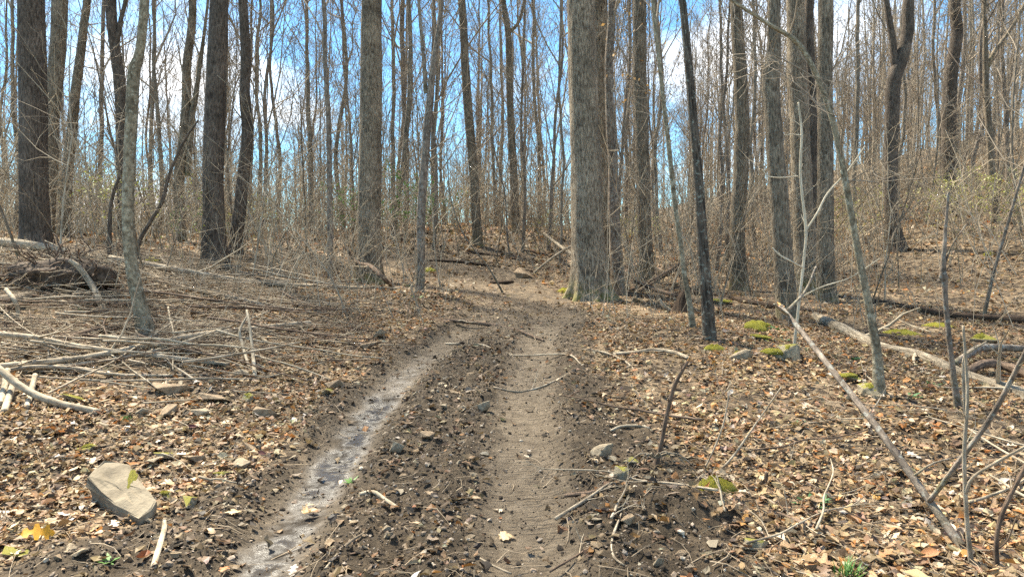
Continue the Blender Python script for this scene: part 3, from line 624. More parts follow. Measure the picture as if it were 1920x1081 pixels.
r = np.random.default_rng(5)
cnt = 0; tries = 0
while cnt < 285 and tries < 6000:
    tries += 1
    y = 17 + 43 * r.random() ** 0.9; x = (r.random() * 2 - 1) * y * .86
    dl_, dr_ = np.abs(RUT_L - [x, y]).min(), 0
    if abs(x + .3) < 1.6 and y < 19: continue
    if not clear_of(x, y, .75): continue
    k = int(r.choice(10, p=[.04, .07, .02, .21, .22, .09, .07, .02, .20, .06]))
    if y < 30 and k in (0, 2, 7): continue
    t = empty('woodland_tree', (x, y, ground(x, y)), r.uniform(0, 6.28), r.uniform(.8, 1.2))
    obj('trunk', protos[k][0], t); obj('crown', protos[k][1], t)
    if k in (4, 8, 3): lab, g = 'thin bare pole tree among the crowded trunks of the far woods', 'thin pole trees of the far woods'
    elif k in (0, 2, 7): lab, g = 'tall bare full sized tree among the crowded trunks of the far woods', 'tall trees of the far woods'
    else: lab, g = 'medium bare tree with upswept twigs among the crowded far woods', 'medium trees of the far woods'
    tag(t, lab, 'tree', g); placed.append((x, y)); cnt += 1

# far wood, too distant to count: one mass
def far_wood(n, seed, right=False):
    r = np.random.default_rng(seed)
    y = 58 + 80 * r.random(n) ** 1.1; x = (r.random(n) * 2 - 1) * y * .95
    if right: y = 36 + 50 * r.random(n); x = y * (.25 + .7 * r.random(n))
    z = hbase(x, y); h = r.uniform(9, 17, n)
    N = 5; t = np.linspace(0, 1, N)
    P = np.stack([x[:, None] + np.cumsum(r.normal(size=(n, N)) * .18, 1), y[:, None] + 0 * t, z[:, None] - .3 + h[:, None] * t], -1)
    Rd = (h * .0065)[:, None] * np.array([1.1, .9, .75, .5, .12])[None]
    C1, R1 = sprout(P, Rd, 11, .22, .98, .3, (22, 58), .15, .15, 4, r, .5, .8)
    C2, R2 = sprout(C1, R1, 5, .15, 1, .5, (25, 60), .1, .2, 3, r, .6, .5)
    return [tubes(P, Rd, 5), tubes(C1, np.maximum(R1, .014), 3), tubes(C2, np.maximum(R2, .009), 3)]
tag(obj('far_woodland', tmesh('far_woodland', far_wood(320, 3) + far_wood(130, 4, True), M_FAR)), 'distant bare woodland thinning into the sky behind every trunk', 'woodland', kind='stuff')

# ------------------------------------------------------------------ undergrowth whips (uncountable) and distinct saplings
def offtrail(n, y0, y1, r, pw=1.0, wide=.85, keep=.35):
    y = y0 + (y1 - y0) * r.random(n) ** pw; x = (r.random(n) * 2 - 1) * (y * wide + .6)
    mud_ = masks(x, y)[0]
    tr = np.exp(-((x - np.interp(y, RUT_R[:, 1], (RUT_R[:, 0] + np.interp(RUT_R[:, 1], RUT_L[:, 1], RUT_L[:, 0])) / 2)) / .95) ** 4) * (y < 16)
    ok = (mud_ < .12) & (tr < .3)
    return x[ok], y[ok]
def whips(n, y0, y1, hmin, hmax, rad, seed, pw=1.0, kids=4):
    r = np.random.default_rng(seed); x, y = offtrail(n, y0, y1, r, pw); n = len(x)
    dens = fbm(x * .45, y * .45, 2, 77) * 1.4 + .12 * sstep(3, 12, -x) - .22 * sstep(2, 9, x); ok = r.random(n) < .6 + dens; x, y = x[ok], y[ok]; n = len(x)
    z = H(x, y); h = r.uniform(hmin, hmax, n) * r.uniform(.5, 1.2, n)
    N = 4; d = nrm(np.stack([r.normal(size=n) * .22, r.normal(size=n) * .22, np.ones(n)], 1)); p = np.stack([x, y, z - .03], 1); out = [p]
    bend = np.stack([r.normal(size=n) * .12, r.normal(size=n) * .12, -r.random(n) * .06], 1)
    for i in range(N - 1):
        d = nrm(d + bend + r.normal(size=(n, 3)) * .1); p = p + d * (h / (N - 1))[:, None]; out.append(p)
    P = np.stack(out, 1); Rd = (rad * r.uniform(.6, 1.5, n))[:, None] * np.linspace(1, .4, N)[None]
    C, Rc = sprout(P, Rd, kids, .2, .98, .45, (22, 65), .06, .16, 3, r, .65, .2)
    return [tubes(P, Rd, 3), tubes(C, np.maximum(Rc, rad * .4), 3)]
tag(obj('undergrowth', tmesh('undergrowth', whips(8800, 14, 44, .6, 4.2, .0115, 71, .85, 5) + whips(2400, 42, 78, 3, 7.5, .02, 73, 1, 4) + whips(900, 10.0, 16, .5, 2.6, .0055, 72, 1, 4), M_WHIP)),
    'tangle of thin pale bare stems filling the understory between trunks', 'undergrowth', kind='stuff')
def proto_sapling(seed, h, rad, arch=.1, kids=9, m=M_WHIP, bm=B_STICK):
    r = np.random.default_rng(seed); N = 9
    d = nrm(np.array([r.normal() * .18, r.normal() * .18, 1.0])); p = np.array([0, 0, -.05]); out = [p]; bd = r.normal(size=3) * arch * .5; bd[2] = 0
    for i in range(N - 1):
        d = nrm(d + bd * .5 + r.normal(size=3) * .07); p = p + d * h / (N - 1); out.append(p)
    P = np.array(out)[None]; Rd = (rad * np.linspace(1, .25, N))[None]
    C, Rc = sprout(P, Rd, kids, .25, .98, .32, (30, 62), .08, .2, 6, r, .55, .2)
    C2, Rc2 = sprout(C, Rc, 5, .2, .98, .45, (30, 62), .06, .22, 4, r, .65, .12)
    return tmesh('stem', [tubes(P, Rd, 7)], bm), tmesh('twigs', [tubes(C, np.maximum(Rc, .0028), 4), tubes(C2, np.maximum(Rc2, .002), 3)], m)
saps = [proto_sapling(300 + i, h, rd, a, k, m, bm) for i, (h, rd, a, k, m, bm) in enumerate([(4.5, .02, .1, 11, M_TWIG, B_BROWN), (3.2, .013, .2, 9, M_WHIP, B_STICK), (2.2, .008, .3, 7, M_WHIP, B_STICK), (5.5, .028, .08, 13, M_TWIG, B_MOTTLE), (3.8, .016, .15, 10, M_WHIP, B_PALE), (2.7, .011, .35, 8, M_TWIGD, B_BROWN)])]
r = np.random.default_rng(9); x, y = offtrail(420, 9.5, 24, r, .9)
n_s = 0
for a, b in zip(x, y):
    if n_s >= 85: break
    if not clear_of(a, b, .45) or (abs(a) < 2.4 and b < 14) : continue
    if b < 12 and a > 0 and r.random() < .6: continue
    k = int(r.integers(6)); t = empty('sapling', (a, b, ground(a, b)), r.uniform(0, 6.28), r.uniform(.75, 1.2))
    obj('stem', saps[k][0], t); obj('twigs', saps[k][1], t); placed.append((a, b)); n_s += 1
    lab = ['brown twiggy sapling among the leaf litter', 'pale arching sapling among the leaf litter', 'short pale whip of a sapling among the leaf litter', 'taller mottled sapling among the leaf litter', 'pale upright sapling with thin twigs among the leaf litter', 'short dark arching sapling among the leaf litter'][k]
    tag(t, lab, 'sapling', 'understory saplings')

# ------------------------------------------------------------------ budding shrubs
def proto_bush(seed, h, stems, m, size, nleaf, spread):
    r = np.random.default_rng(seed); N = 6
    d = nrm(np.stack([r.normal(size=stems) * spread, r.normal(size=stems) * spread, np.ones(stems)], 1)); p = np.stack([r.normal(size=stems) * .08, r.normal(size=stems) * .08, np.full(stems, -.04)], 1); out = [p]
    for i in range(N - 1):
        d = nrm(d + r.normal(size=(stems, 3)) * .12); p = p + d * h / (N - 1) * r.uniform(.7, 1.2, stems)[:, None]; out.append(p)
    P = np.stack(out, 1); Rd = np.full((stems, 1), .009) * np.linspace(1, .35, N)[None]
    C, Rc = sprout(P, Rd, 7, .3, .98, .4, (30, 65), .06, .2, 5, r, .6, .2)
    C2, Rc2 = sprout(C, Rc, 4, .3, .98, .5, (30, 65), .04, .2, 3, r, .6, .1)
    ends = C2[:, 1:].reshape(-1, 3); L = ends[r.integers(0, len(ends), nleaf)] + r.normal(size=(nleaf, 3)) * .03
    return tmesh('stems', [tubes(P, Rd, 5), tubes(C, np.maximum(Rc, .003), 3), tubes(C2, np.maximum(Rc2, .0022), 3)], M_WHIP), leafcloud(L, size, r, m)
bushes = {'bud': proto_bush(401, 1.9, 6, M_BUD, .05, 380, .4), 'bud2': proto_bush(402, 1.5, 5, M_BUD, .045, 280, .55), 'green': proto_bush(403, 2.3, 6, M_GREEN, .07, 700, .3)}
for px, py, k, sc, lab in [(1640, 470, 'bud', 1.1, 'yellow green budding shrub left of the dark forked trunk'), (1725, 455, 'bud2', 1.2, 'yellow green budding shrub between the dark forked and S bent trunks'), (1590, 480, 'bud2', 1.0, 'budding shrub right of the clump of grey trunks'),
                           (1830, 440, 'bud', 1.1, 'budding shrub below the slender tree with the crooked limb'), (1180, 500, 'bud', .9, 'yellow budding shrub beside the slim leaf hung trunk'), (1050, 470, 'bud2', .8, 'small budding shrub left of the massive flaring trunk'),
                           (745, 470, 'green', 1.0, 'bright green leafed shrub right of the broad furrowed trunk'), (655, 470, 'green', .8, 'bright green leafed shrub left of the broad furrowed trunk'), (372, 470, 'green', .55, 'small green leafed shrub left of the stout brown trunk'),
                           (1880, 470, 'bud2', 1.2, 'sprawling budding shrub on the right leaf covered slope'), (230, 470, 'bud', 1.0, 'tall budding shrub behind the pale smooth grey tree'), (470, 470, 'bud2', 1.0, 'budding shrub right of the wavy dark tree')]:
    a, b = hit(px, py); t = empty('shrub', (a, b, ground(a, b)), rng.uniform(0, 6), sc); tag(t, lab, 'shrub')
    obj('stems', bushes[k][0], t); obj('leaves', bushes[k][1], t)['kind'] = 'stuff'

r = np.random.default_rng(88)
for i in range(16):
    y = r.uniform(17, 30); x = r.uniform(-.8, .8) * y if i % 3 else r.uniform(.25, .8) * y
    if not clear_of(x, y, .5): continue
    k = ['bud', 'bud2', 'bud', 'green'][i % 4] if x < 3 else ['bud', 'bud2'][i % 2]
    t = empty('shrub', (x, y, ground(x, y)), r.uniform(0, 6), r.uniform(.7, 1.3)); obj('stems', bushes[k][0], t); obj('leaves', bushes[k][1], t)['kind'] = 'stuff'; placed.append((x, y))
    tag(t, 'fresh green leafing shrub in the understory of the far woods' if k == 'green' else 'yellow green budding shrub in the understory of the far woods', 'shrub', 'green shrubs of the understory' if k == 'green' else 'budding shrubs of the understory')

# ------------------------------------------------------------------ saplings and broken stems close to the camera
def near_stem(name, label, D0, stems, m, cat, capmat=None, roots=None, seed=0):
    """stems: lists of (px, py, width, distance); the first starts on the ground"""
    r = np.random.default_rng(seed + 700)
    px, py, w, D = stems[0][0]; b = at(px, py, D); bz = ground(b[0], b[1]); o = np.array([b[0], b[1], bz])
    t = empty(name, o); tag(t, label, cat)
    for i, st in enumerate(stems):
        W3 = np.array([[*(at(x, y, D) - o), w * D / F / 2] for x, y, w, D in st])
        if i == 0: W3[0, 2] = -.05
        d = detailed_stem(W3[:, :3], W3[:, 3], 10, .03, 0, .2 if i == 0 else 0, .06, W3[0, 3] * .12, r, 0)
        so = obj('stem' if i == 0 else 'side_branch', stem_mesh('stem', d, m, caps=True), t)
        if i == 0 and capmat:
            P, Rd = d[3], d[4]; v = nrm(P[-1] - P[-4]); K = 7
            st_ = P[-1] + r.normal(size=(K, 3)) * Rd[-1] * .5 - v * .02; C = np.stack([st_, st_ + v * .025 + r.normal(size=(K, 3)) * .004, st_ + v * .05 + r.normal(size=(K, 3)) * .006], 1)
            obj('torn_tip', tmesh('torn_tip', [tubes(C, np.array([[.006, .004, .0008]]).repeat(K, 0), 4)], capmat), so)['kind'] = 'stuff'
        # small spurs
        P, Rd = d[3], d[4]; q = np.linspace(0, len(P) - 1, 14).astype(int)
        C, Rc = sprout(P[q][None], Rd[q][None], 3 if i else 6, .35, .97, .10, (30, 70), .1, .15, 4, r, .4, .06)
        obj('spurs', tmesh('spurs', [tubes(C, np.clip(Rc, .0014, .004), 4)], m), so)['kind'] = 'stuff'
    if roots:
        for (ex, ey), k in zip(roots, range(99)):
            e = at(ex, ey, D * 1.0); e2 = np.array([e[0], e[1] - .02, ground(e[0], e[1] - .1) - .005]) - o
            mid = e2 * .5 + np.array([0, -.05, .10]); W3 = np.array([[0, -.01, .05], mid, e2]); dd = detailed_stem(W3, np.array([.007, .005, .0025]), 6, .03, r=r)
            obj('root', stem_mesh('root', dd, B_STICK), t)
    return t
near_stem('sapling', 'bare white sapling with two curving arms before the trunk clump', 0,
          [[(1488, 640, 6.1, 8.3), (1498, 570, 5.4, 8.3), (1508, 480, 5.4, 8.3), (1511, 430, 5.4, 8.3), (1501, 330, 4.8, 8.3), (1503, 250, 4.1, 8.3), (1497, 192, 2.7, 8.3)],
           [(1511, 432, 4.1, 8.3), (1532, 400, 4.1, 8.3), (1552, 362, 3.4, 8.3), (1588, 322, 2.7, 8.3), (1622, 274, 2.0, 8.2)],
           [(1496, 330, 2.7, 8.3), (1465, 333, 2.7, 8.2), (1440, 330, 2.0, 8.2), (1430, 318, 1.4, 8.2)], [(1507, 503, 4.1, 8.3), (1480, 488, 3.4, 8.2), (1462, 478, 3.4, 8.2), (1448, 464, 2.0, 8.2)],
           [(1497, 560, 3.4, 8.3), (1540, 538, 2.7, 8.1), (1594, 520, 2.0, 7.9), (1650, 484, 1.4, 7.7)], [(1503, 254, 2.0, 8.3), (1488, 252, 1.4, 8.3), (1472, 253, 1.4, 8.3)]], B_WHITE, 'sapling', seed=1)
near_stem('broken_sapling', 'snapped brown stem leaning left with a torn orange tip', 0,
          [[(1832, 1085, 19, 3.3), (1800, 1020, 16, 3.42), (1740, 935, 13.5, 3.6), (1640, 795, 12, 3.95), (1530, 655, 10.5, 4.6), (1464, 574, 10, 5.1)],
           [(1742, 940, 9, 3.58), (1800, 862, 9, 3.45), (1862, 775, 9, 3.35), (1925, 655, 8, 3.2)], [(1715, 890, 5, 3.66), (1750, 868, 4, 3.8), (1800, 855, 3, 4.0)],
           [(1480, 592, 5, 5.0), (1470, 585, 5, 4.9), (1452, 570, 4, 4.8)], [(1478, 580, 6, 5.0), (1510, 545, 5, 5.2), (1530, 500, 4, 5.3)]], B_MOTTLE, 'sapling', M_CUT, seed=2)
near_stem('sapling', 'thin upright whip with a bent side arm beside the snapped leaning stem', 0, [[(1822, 1090, 10, 3.25), (1812, 960, 8, 3.25), (1808, 850, 7, 3.25), (1814, 740, 6, 3.25), (1806, 610, 5, 3.25)], [(1810, 925, 7, 3.25), (1826, 893, 6, 3.2), (1870, 865, 6, 3.1), (1925, 835, 5, 3.0)]], B_STICK, 'sapling', seed=3)
near_stem('sapling', 'dark curved whip at the foot of the snapped leaning stem', 0, [[(1872, 1095, 10, 3.2), (1868, 1020, 8, 3.2), (1880, 960, 8, 3.2), (1925, 868, 7, 3.2)], [(1870, 1030, 3, 3.2), (1890, 1010, 3, 3.2), (1905, 970, 2, 3.2)]], B_STICKD, 'sapling', seed=4)
near_stem('uprooted_sapling', 'short leaning brown sapling with bare roots on the churned trail edge', 0, [[(1226, 925, 12, 4.75), (1238, 840, 9, 4.78), (1252, 770, 8, 4.8), (1266, 720, 8, 4.8), (1290, 676, 6, 4.8)]], B_STICKD, 'sapling', M_CUT,
          roots=[(1190, 990), (1205, 970), (1262, 975), (1285, 960), (1240, 1000), (1170, 960), (1300, 985)], seed=5)
near_stem('stub', 'short dark snapped stub stuck in leaf litter near the moss mound', 0, [[(1428, 955, 11, 4.4), (1434, 920, 9, 4.4), (1437, 885, 6, 4.4)]], B_STICKD, 'stub', seed=6)
near_stem('sapling', 'slim brown sapling with a knotty gall before the big fallen log', 0, [[(1798, 770, 14, 6.0), (1786, 690, 10, 6.0), (1774, 580, 9, 6.0), (1771, 530, 10, 6.0), (1769, 518, 18, 6.0), (1768, 508, 10, 6.0), (1772, 440, 6, 6.0), (1778, 360, 4, 6.0)], [(1770, 500, 4, 6), (1785, 460, 3, 6), (1812, 420, 2, 6)]], B_MOTTLE, 'sapling', seed=7)
near_stem('sapling', 'thin grey whip leaning right above the moss mound', 0, [[(1310, 918, 4, 4.7), (1330, 860, 3, 4.75), (1356, 795, 3, 4.8), (1368, 730, 2, 4.85)]], B_STICK, 'sapling', seed=8)
near_stem('sapling', 'longer thin grey whip leaning right above the moss mound', 0, [[(1326, 932, 4, 4.6), (1370, 860, 4, 4.7), (1420, 790, 3, 4.8), (1465, 725, 2, 4.9)]], B_STICK, 'sapling', seed=9)
near_stem('sapling', 'slim pole with a crooked arm right of the gall sapling', 0, [[(1812, 800, 8, 5.8), (1808, 740, 7, 5.8), (1806, 690, 6, 5.8), (1812, 665, 5, 5.8), (1850, 640, 4, 5.7)]], B_STICK, 'sapling', seed=10)
near_stem('sapling', 'dark slanting vine like stem behind the pale smooth grey tree', 0, [[(252, 470, 9, 12.5), (262, 452, 8, 12.5), (285, 410, 7, 12.5), (305, 375, 7, 12.5), (318, 325, 6, 12.5), (345, 265, 5, 12.5), (372, 225, 3, 12.5)]], B_DARK, 'sapling', seed=11)
near_stem('sapling', 'dark crooked stem left of the pale smooth grey tree', 0, [[(205, 470, 9, 12.5), (206, 410, 7, 12.5), (212, 365, 6, 12.5), (232, 310, 5, 12.5)]], B_DARK, 'sapling', seed=12)
near_stem('sapling', 'brown bare whip slanting left by the trail bend', 0, [[(945, 535, 4, 13.5), (915, 500, 3, 13.6), (870, 440, 2.6, 13.8), (845, 370, 2.2, 14), (838, 290, 1.6, 14)]], B_BROWN, 'sapling', seed=13)

# ------------------------------------------------------------------ logs and fallen branches
def fallen(label, pts, m=B_STICK, name='fallen_branch', cat='branch', twigs=0, group=None, seed=0, sides=9, rough=.12, lift=0.0, tw=M_WHIP):
    """pts: (px, py, width px[, lift m]) resting on the ground"""
    r = np.random.default_rng(4000 + seed); W3 = []
    for p in pts:
        g = hit(p[0], p[1], p[3] if len(p) > 3 else 0.0); rad = p[2] * g[1] / F / 2
        W3.append([g[0], g[1], ground(*g) + rad * .55 + (p[3] if len(p) > 3 else 0) + lift, rad])
    return lay(label, np.array(W3), m, name, cat, twigs, group, r, sides, rough, tw)
def lay(label, W3, m, name, cat, twigs, group, r, sides=9, rough=.12, tw=M_WHIP):
    o = W3[:, :3].mean(0); o[2] = W3[:, 2].min(); t = empty(name, o); tag(t, label, cat, group)
    L = np.linalg.norm(np.diff(W3[:, :3], axis=0), axis=1).sum()
    d = detailed_stem(W3[:, :3] - o, W3[:, 3], sides, max(.04, L / 60), 0, 0, .4, W3[:, 3].max() * rough, r, 0)
    s_ = obj('shaft', stem_mesh('shaft', d, m, caps=True), t)
    if twigs:
        P, Rd = d[3], d[4]; q = np.linspace(0, len(P) - 1, 16).astype(int)
        C, Rc = sprout(P[q][None], Rd[q][None], twigs, .15, .97, .22, (25, 60), .02, .15, 5, r, .45, .15)
        C2, Rc2 = sprout(C, Rc, 3, .3, .97, .45, (25, 60), .0, .2, 3, r, .6, .08)
        C[..., 2] = np.maximum(C[..., 2], .0); C2[..., 2] = np.maximum(C2[..., 2], .0)
        obj('side_twigs', tmesh('side_twigs', [tubes(C, np.maximum(Rc, .0025), 4), tubes(C2, np.maximum(Rc2, .0018), 3)], tw), t)['kind'] = 'stuff'
    return t
FB = [
 ('long pale pole running from behind the grey tree to the broad furrowed trunk', [(205, 487, 11, .2), (330, 510, 12, .15), (420, 524, 11, .08), (500, 536, 10, .02), (620, 540, 9), (750, 543, 7)], B_STICK, 3),
 ('pale pole pointing at the trail from the brush, below the long pole', [(285, 535, 7, .1), (360, 548, 8, .06), (450, 566, 8, .03), (540, 578, 8), (615, 586, 7)], B_STICK, 2),
 ('straight grey pole crossing under another in front of the pale grey tree', [(-60, 622, 11, .22), (60, 634, 11, .2), (150, 645, 10, .16), (290, 668, 10, .08), (430, 687, 8, .02)], B_STICK, 2),
 ('bowed grey pole sweeping up to the right past the foot of the grey tree', [(-40, 697, 11, .03), (60, 684, 12, .05), (160, 668, 12, .08), (260, 648, 12, .12), (360, 633, 12, .1), (470, 620, 11, .05), (582, 606, 9, .02)], B_STICK, 2),
 ('thick smooth curved branch end with cut sticks beneath', [(-30, 668, 13, .3), (0, 696, 14, .22), (50, 733, 14, .1), (110, 760, 14, .03), (185, 772, 13)], B_PALE, 0),
 ('flat arched thin branch lying along the bowed grey pole', [(0, 702, 7, .04), (60, 688, 8, .07), (130, 686, 8, .05), (230, 700, 6, .02), (390, 707, 4)], B_STICK, 2),
 ('mid sized straight branch lying parallel under the crossing poles', [(20, 700, 10, .02), (130, 682, 10, .03), (240, 670, 8, .03)], B_STICK, 0),
 ('slender second pole slanting from the crossing toward the trail', [(100, 628, 5, .18), (230, 638, 6, .15), (330, 655, 6, .08), (420, 668, 5, .03)], B_STICK, 2),
 ('log end behind the thick pale trunk of the grey tree', [(70, 660, 10, .02), (160, 628, 12, .04), (250, 608, 12, .04), (300, 600, 8, .02)], B_STICKD, 1),
 ('pale upright leaning stick with a bleached tip propped on the poles', [(478, 708, 8), (474, 660, 6, .18), (468, 610, 5, .42), (463, 582, 4, .55)], B_PALE, 0),
 ('forked pale stick propped beside the bleached stick', [(468, 692, 6), (455, 650, 6, .15), (450, 620, 5, .3), (466, 590, 4, .45)], B_PALE, 0),
 ('pale stick lying flat pointing right by the bleached upright stick', [(470, 622, 5, .05), (500, 645, 6), (520, 660, 5)], B_PALE, 0),
 ('cut pale stick under the curved branch end, outermost', [(0, 762, 12), (8, 730, 11, .05), (14, 700, 10, .1)], B_PALE, 0),
 ('thick cut pale stick under the curved branch end', [(8, 778, 12), (18, 745, 12, .03), (28, 715, 11, .08)], B_PALE, 0),
 ('short cut pale stick under the curved branch end, nearest its tip', [(50, 765, 10), (58, 735, 10, .03), (66, 705, 9, .08)], B_PALE, 0),
 ('thin long stick lying level across the leaf litter near the stones', [(40, 705, 4), (200, 708, 4, .03), (380, 712, 4, .03), (500, 706, 3, .02), (640, 668, 2)], B_STICK, 3),
 ('thin stick crossing from the poles down toward the stones', [(270, 640, 4, .1), (310, 675, 4, .06), (350, 705, 4, .03), (385, 724, 3)], B_STICK, 1),
 ('thin stick rising right, crossing the level thin stick', [(70, 745, 4), (140, 710, 4, .06), (220, 668, 3, .12), (330, 600, 3, .15)], B_STICK, 1),
 ('forked thin brown stick over the brush by the root mound', [(90, 578, 6, .02), (160, 567, 6, .04), (240, 572, 5, .02), (330, 578, 4)], B_STICK, 2),
 ('stout pale broken branch standing against the root mound', [(195, 585, 12), (175, 545, 12, .18), (150, 515, 11, .38), (130, 498, 8, .5)], B_PALE, 0),
 ('weathered grey log on top of the brush pile', [(-60, 450, 16, .15), (0, 456, 18, .12), (60, 464, 18, .08), (125, 474, 15, .03)], B_STICK, 0),
 ('pale bent branch hooked over the rotten log', [(32, 602, 7), (34, 585, 8, .12), (26, 565, 8, .26), (12, 548, 8, .3)], B_PALE, 0),
 ('light brown curved stick standing in the bare soil below the big slab', [(288, 1085, 11), (300, 1040, 11, .01), (308, 1005, 10, .01), (309, 975, 8)], B_PALE, 0),
 ('small light brown crooked stick on the centre ridge of the trail', [(675, 932, 7), (700, 937, 8), (722, 945, 8), (744, 957, 6)], B_PALE, 0),
 ('long dark branch lying across the trail where it turns', [(795, 600, 6), (850, 605, 7), (920, 614, 7), (970, 622, 6), (1020, 634, 4)], B_STICKD, 2),
 ('wavy pale branch ending in a torn orange tip right of the trail', [(1150, 664, 6), (1190, 661, 7, .02), (1225, 658, 7, .03), (1262, 664, 7, .03), (1292, 676, 7, .02)], B_STICK, 0),
 ('thin stick crossing the right rut from ridge to edge', [(925, 731, 3), (980, 728, 4), (1040, 714, 4), (1094, 690, 3)], B_STICK, 2),
 ('thin twiggy stick lying over the ridge beyond the right rut crossing', [(835, 638, 3), (900, 650, 4), (960, 664, 3), (1060, 672, 3), (1090, 690, 2)], B_STICK, 3),
 ('thin forked stick right of the trail below the wavy branch', [(1060, 662, 3), (1115, 662, 4), (1170, 678, 4), (1200, 705, 3), (1210, 730, 2)], B_STICK, 2),
 ('small stick poking out near the soil hump by the bend', [(760, 575, 5), (770, 588, 5), (768, 600, 4)], B_STICKD, 0),
 ('small dark bent stick on the churned right edge', [(1060, 928, 8), (1085, 936, 9), (1110, 940, 8), (1135, 938, 6)], B_STICKD, 0),
 ('pale curved stick lying in the churned soil right of the rut', [(1145, 815, 5), (1165, 806, 6, .01), (1200, 802, 6, .01), (1218, 806, 4)], B_PALE, 0),
 ('thin stick pointing into the lower right rut', [(900, 1040, 4), (925, 1052, 5), (958, 1062, 4)], B_STICK, 0),
 ('curved root like stick by the lower right rut', [(1165, 990, 4), (1148, 1030, 5), (1150, 1060, 5), (1170, 1085, 4)], B_STICK, 0),
 ('forked twig at the bottom of the wet rut', [(610, 1082, 5), (650, 1050, 6), (682, 1020, 4)], B_STICK, 1),
 ('long pale root like stick in the leaf litter behind the stub', [(1440, 940, 4), (1490, 965, 6), (1530, 990, 7), (1570, 1020, 6), (1612, 1050, 5)], B_STICK, 0),
 ('dark short branch in the leaf litter beside the herb plant', [(1550, 957, 8), (1590, 966, 9), (1625, 978, 7)], B_ROT, 0),
 ('thin long stick in the leaves at the grass tuft', [(1360, 1066, 3), (1460, 1070, 4), (1530, 1084, 4)], B_PALE, 1),
 ('dark branch slanting down behind the massive trunk to the burnt stump', [(1192, 530, 7, .2), (1230, 545, 8, .18), (1262, 556, 8, .12), (1285, 562, 8, .05)], B_STICKD, 0),
 ('upper of two thin poles rising right behind the burnt stump', [(1180, 545, 5, 0), (1230, 520, 5, .3), (1290, 488, 5, .6), (1330, 470, 5, .8), (1392, 462, 4, .85)], B_STICKD, 1),
 ('lower of two thin poles rising right behind the burnt stump', [(1200, 548, 5, 0), (1240, 524, 6, .2), (1280, 502, 6, .4), (1310, 488, 5, .5)], B_STICKD, 1),
 ('dark bent limb leaning on the broad furrowed trunk', [(738, 542, 8), (715, 520, 9, .25), (695, 500, 8, .4), (668, 490, 7, .45), (650, 465, 5, .7)], B_STICKD, 1),
 ('pale pole leaning toward the massive trunk from the left', [(1000, 515, 5), (1030, 488, 5, .35), (1060, 468, 5, .6), (1086, 455, 4, .7)], B_STICK, 1),
 ('bare branch slanting down to the massive trunk', [(1085, 485, 7, .3), (1060, 470, 7, .4), (1035, 452, 6, .5), (1020, 440, 5, .55)], B_STICK, 0),
 ('low dark log on the crest left of the bend', [(730, 445, 4, .03), (790, 438, 5, .03), (862, 430, 3, .02)], B_ROT, 2),
 ('dark fallen branch lying level under the crest beyond the bend', [(800, 490, 4), (860, 492, 5), (930, 500, 3)], B_ROT, 3),
 ('second dark fallen branch on the slope beyond the bend', [(860, 470, 4), (920, 478, 4), (990, 490, 3)], B_ROT, 3),
 ('rotting dark branch on the slope left of the massive trunk', [(980, 470, 4), (1020, 478, 5), (1062, 490, 4)], B_ROT, 3),
 ('short dark wood chunk at the far edge of the leafy bend', [(920, 530, 7), (945, 532, 8), (962, 530, 6)], B_ROT, 0),
]
for i, (lab, pts, m, tw_) in enumerate(FB): fallen(lab, pts, m, twigs=tw_, seed=i)
LOGS = [
 ('big pale furrowed log lying from the trunk clump to the right', [(1528, 598, 17), (1580, 622, 20), (1650, 655, 21), (1720, 678, 22), (1800, 712, 22), (1860, 732, 23), (1960, 765, 24)], B_LOG, .18),
 ('upper curved limb branching off the big pale log', [(1790, 690, 11, .05), (1815, 668, 12, .1), (1850, 655, 13, .12), (1960, 660, 13, .1)], B_MOTTLE, .12),
 ('lower bent limb lying before the big pale log', [(1815, 705, 14, .06), (1845, 688, 17, .1), (1880, 690, 17, .08), (1960, 720, 17, .04)], B_STICKD, .12),
 ('long dark rotten log running behind the leaning black tree', [(1275, 550, 10), (1330, 556, 10), (1410, 570, 10), (1500, 582, 9), (1590, 592, 7)], B_ROT, .15),
 ('dark rotten log half buried on the right slope', [(1640, 572, 12), (1720, 582, 12), (1800, 592, 14), (1960, 604, 16)], B_ROT, .15),
 ('rotten hollow log with a broken end below the brush pile', [(-120, 600, 44), (-40, 590, 42), (20, 578, 36), (64, 566, 22)], B_BROWN, .2)]
for i, (lab, pts, m, ro) in enumerate(LOGS): fallen(lab, pts, m, name='fallen_log', cat='log', seed=100 + i, sides=18, rough=ro, twigs=3 if i == 0 else 0)
# burnt stump with its pale root
g = hit(1274, 585); gz = ground(*g)
t = empty('stump', (g[0], g[1], gz)); tag(t, 'black charred stump beside the thin pale crooked tree', 'stump')
d = detailed_stem(np.array([[0, 0, -.05], [.02, 0, .12], [.06, .02, .28], [.10, .03, .36]]), np.array([.15, .10, .07, .02]), 18, .03, 5, .5, .1, .03, np.random.default_rng(1))
obj('trunk_stub', stem_mesh('trunk_stub', d, B_ROT, True), t)
d = detailed_stem(np.array([[-.33, .05, .22], [-.24, .02, .10], [-.12, 0, .02], [.0, 0, -.02]]), np.array([.03, .035, .035, .03]), 10, .03, r=np.random.default_rng(2)); obj('root', stem_mesh('root', d, B_PALE, True), t)
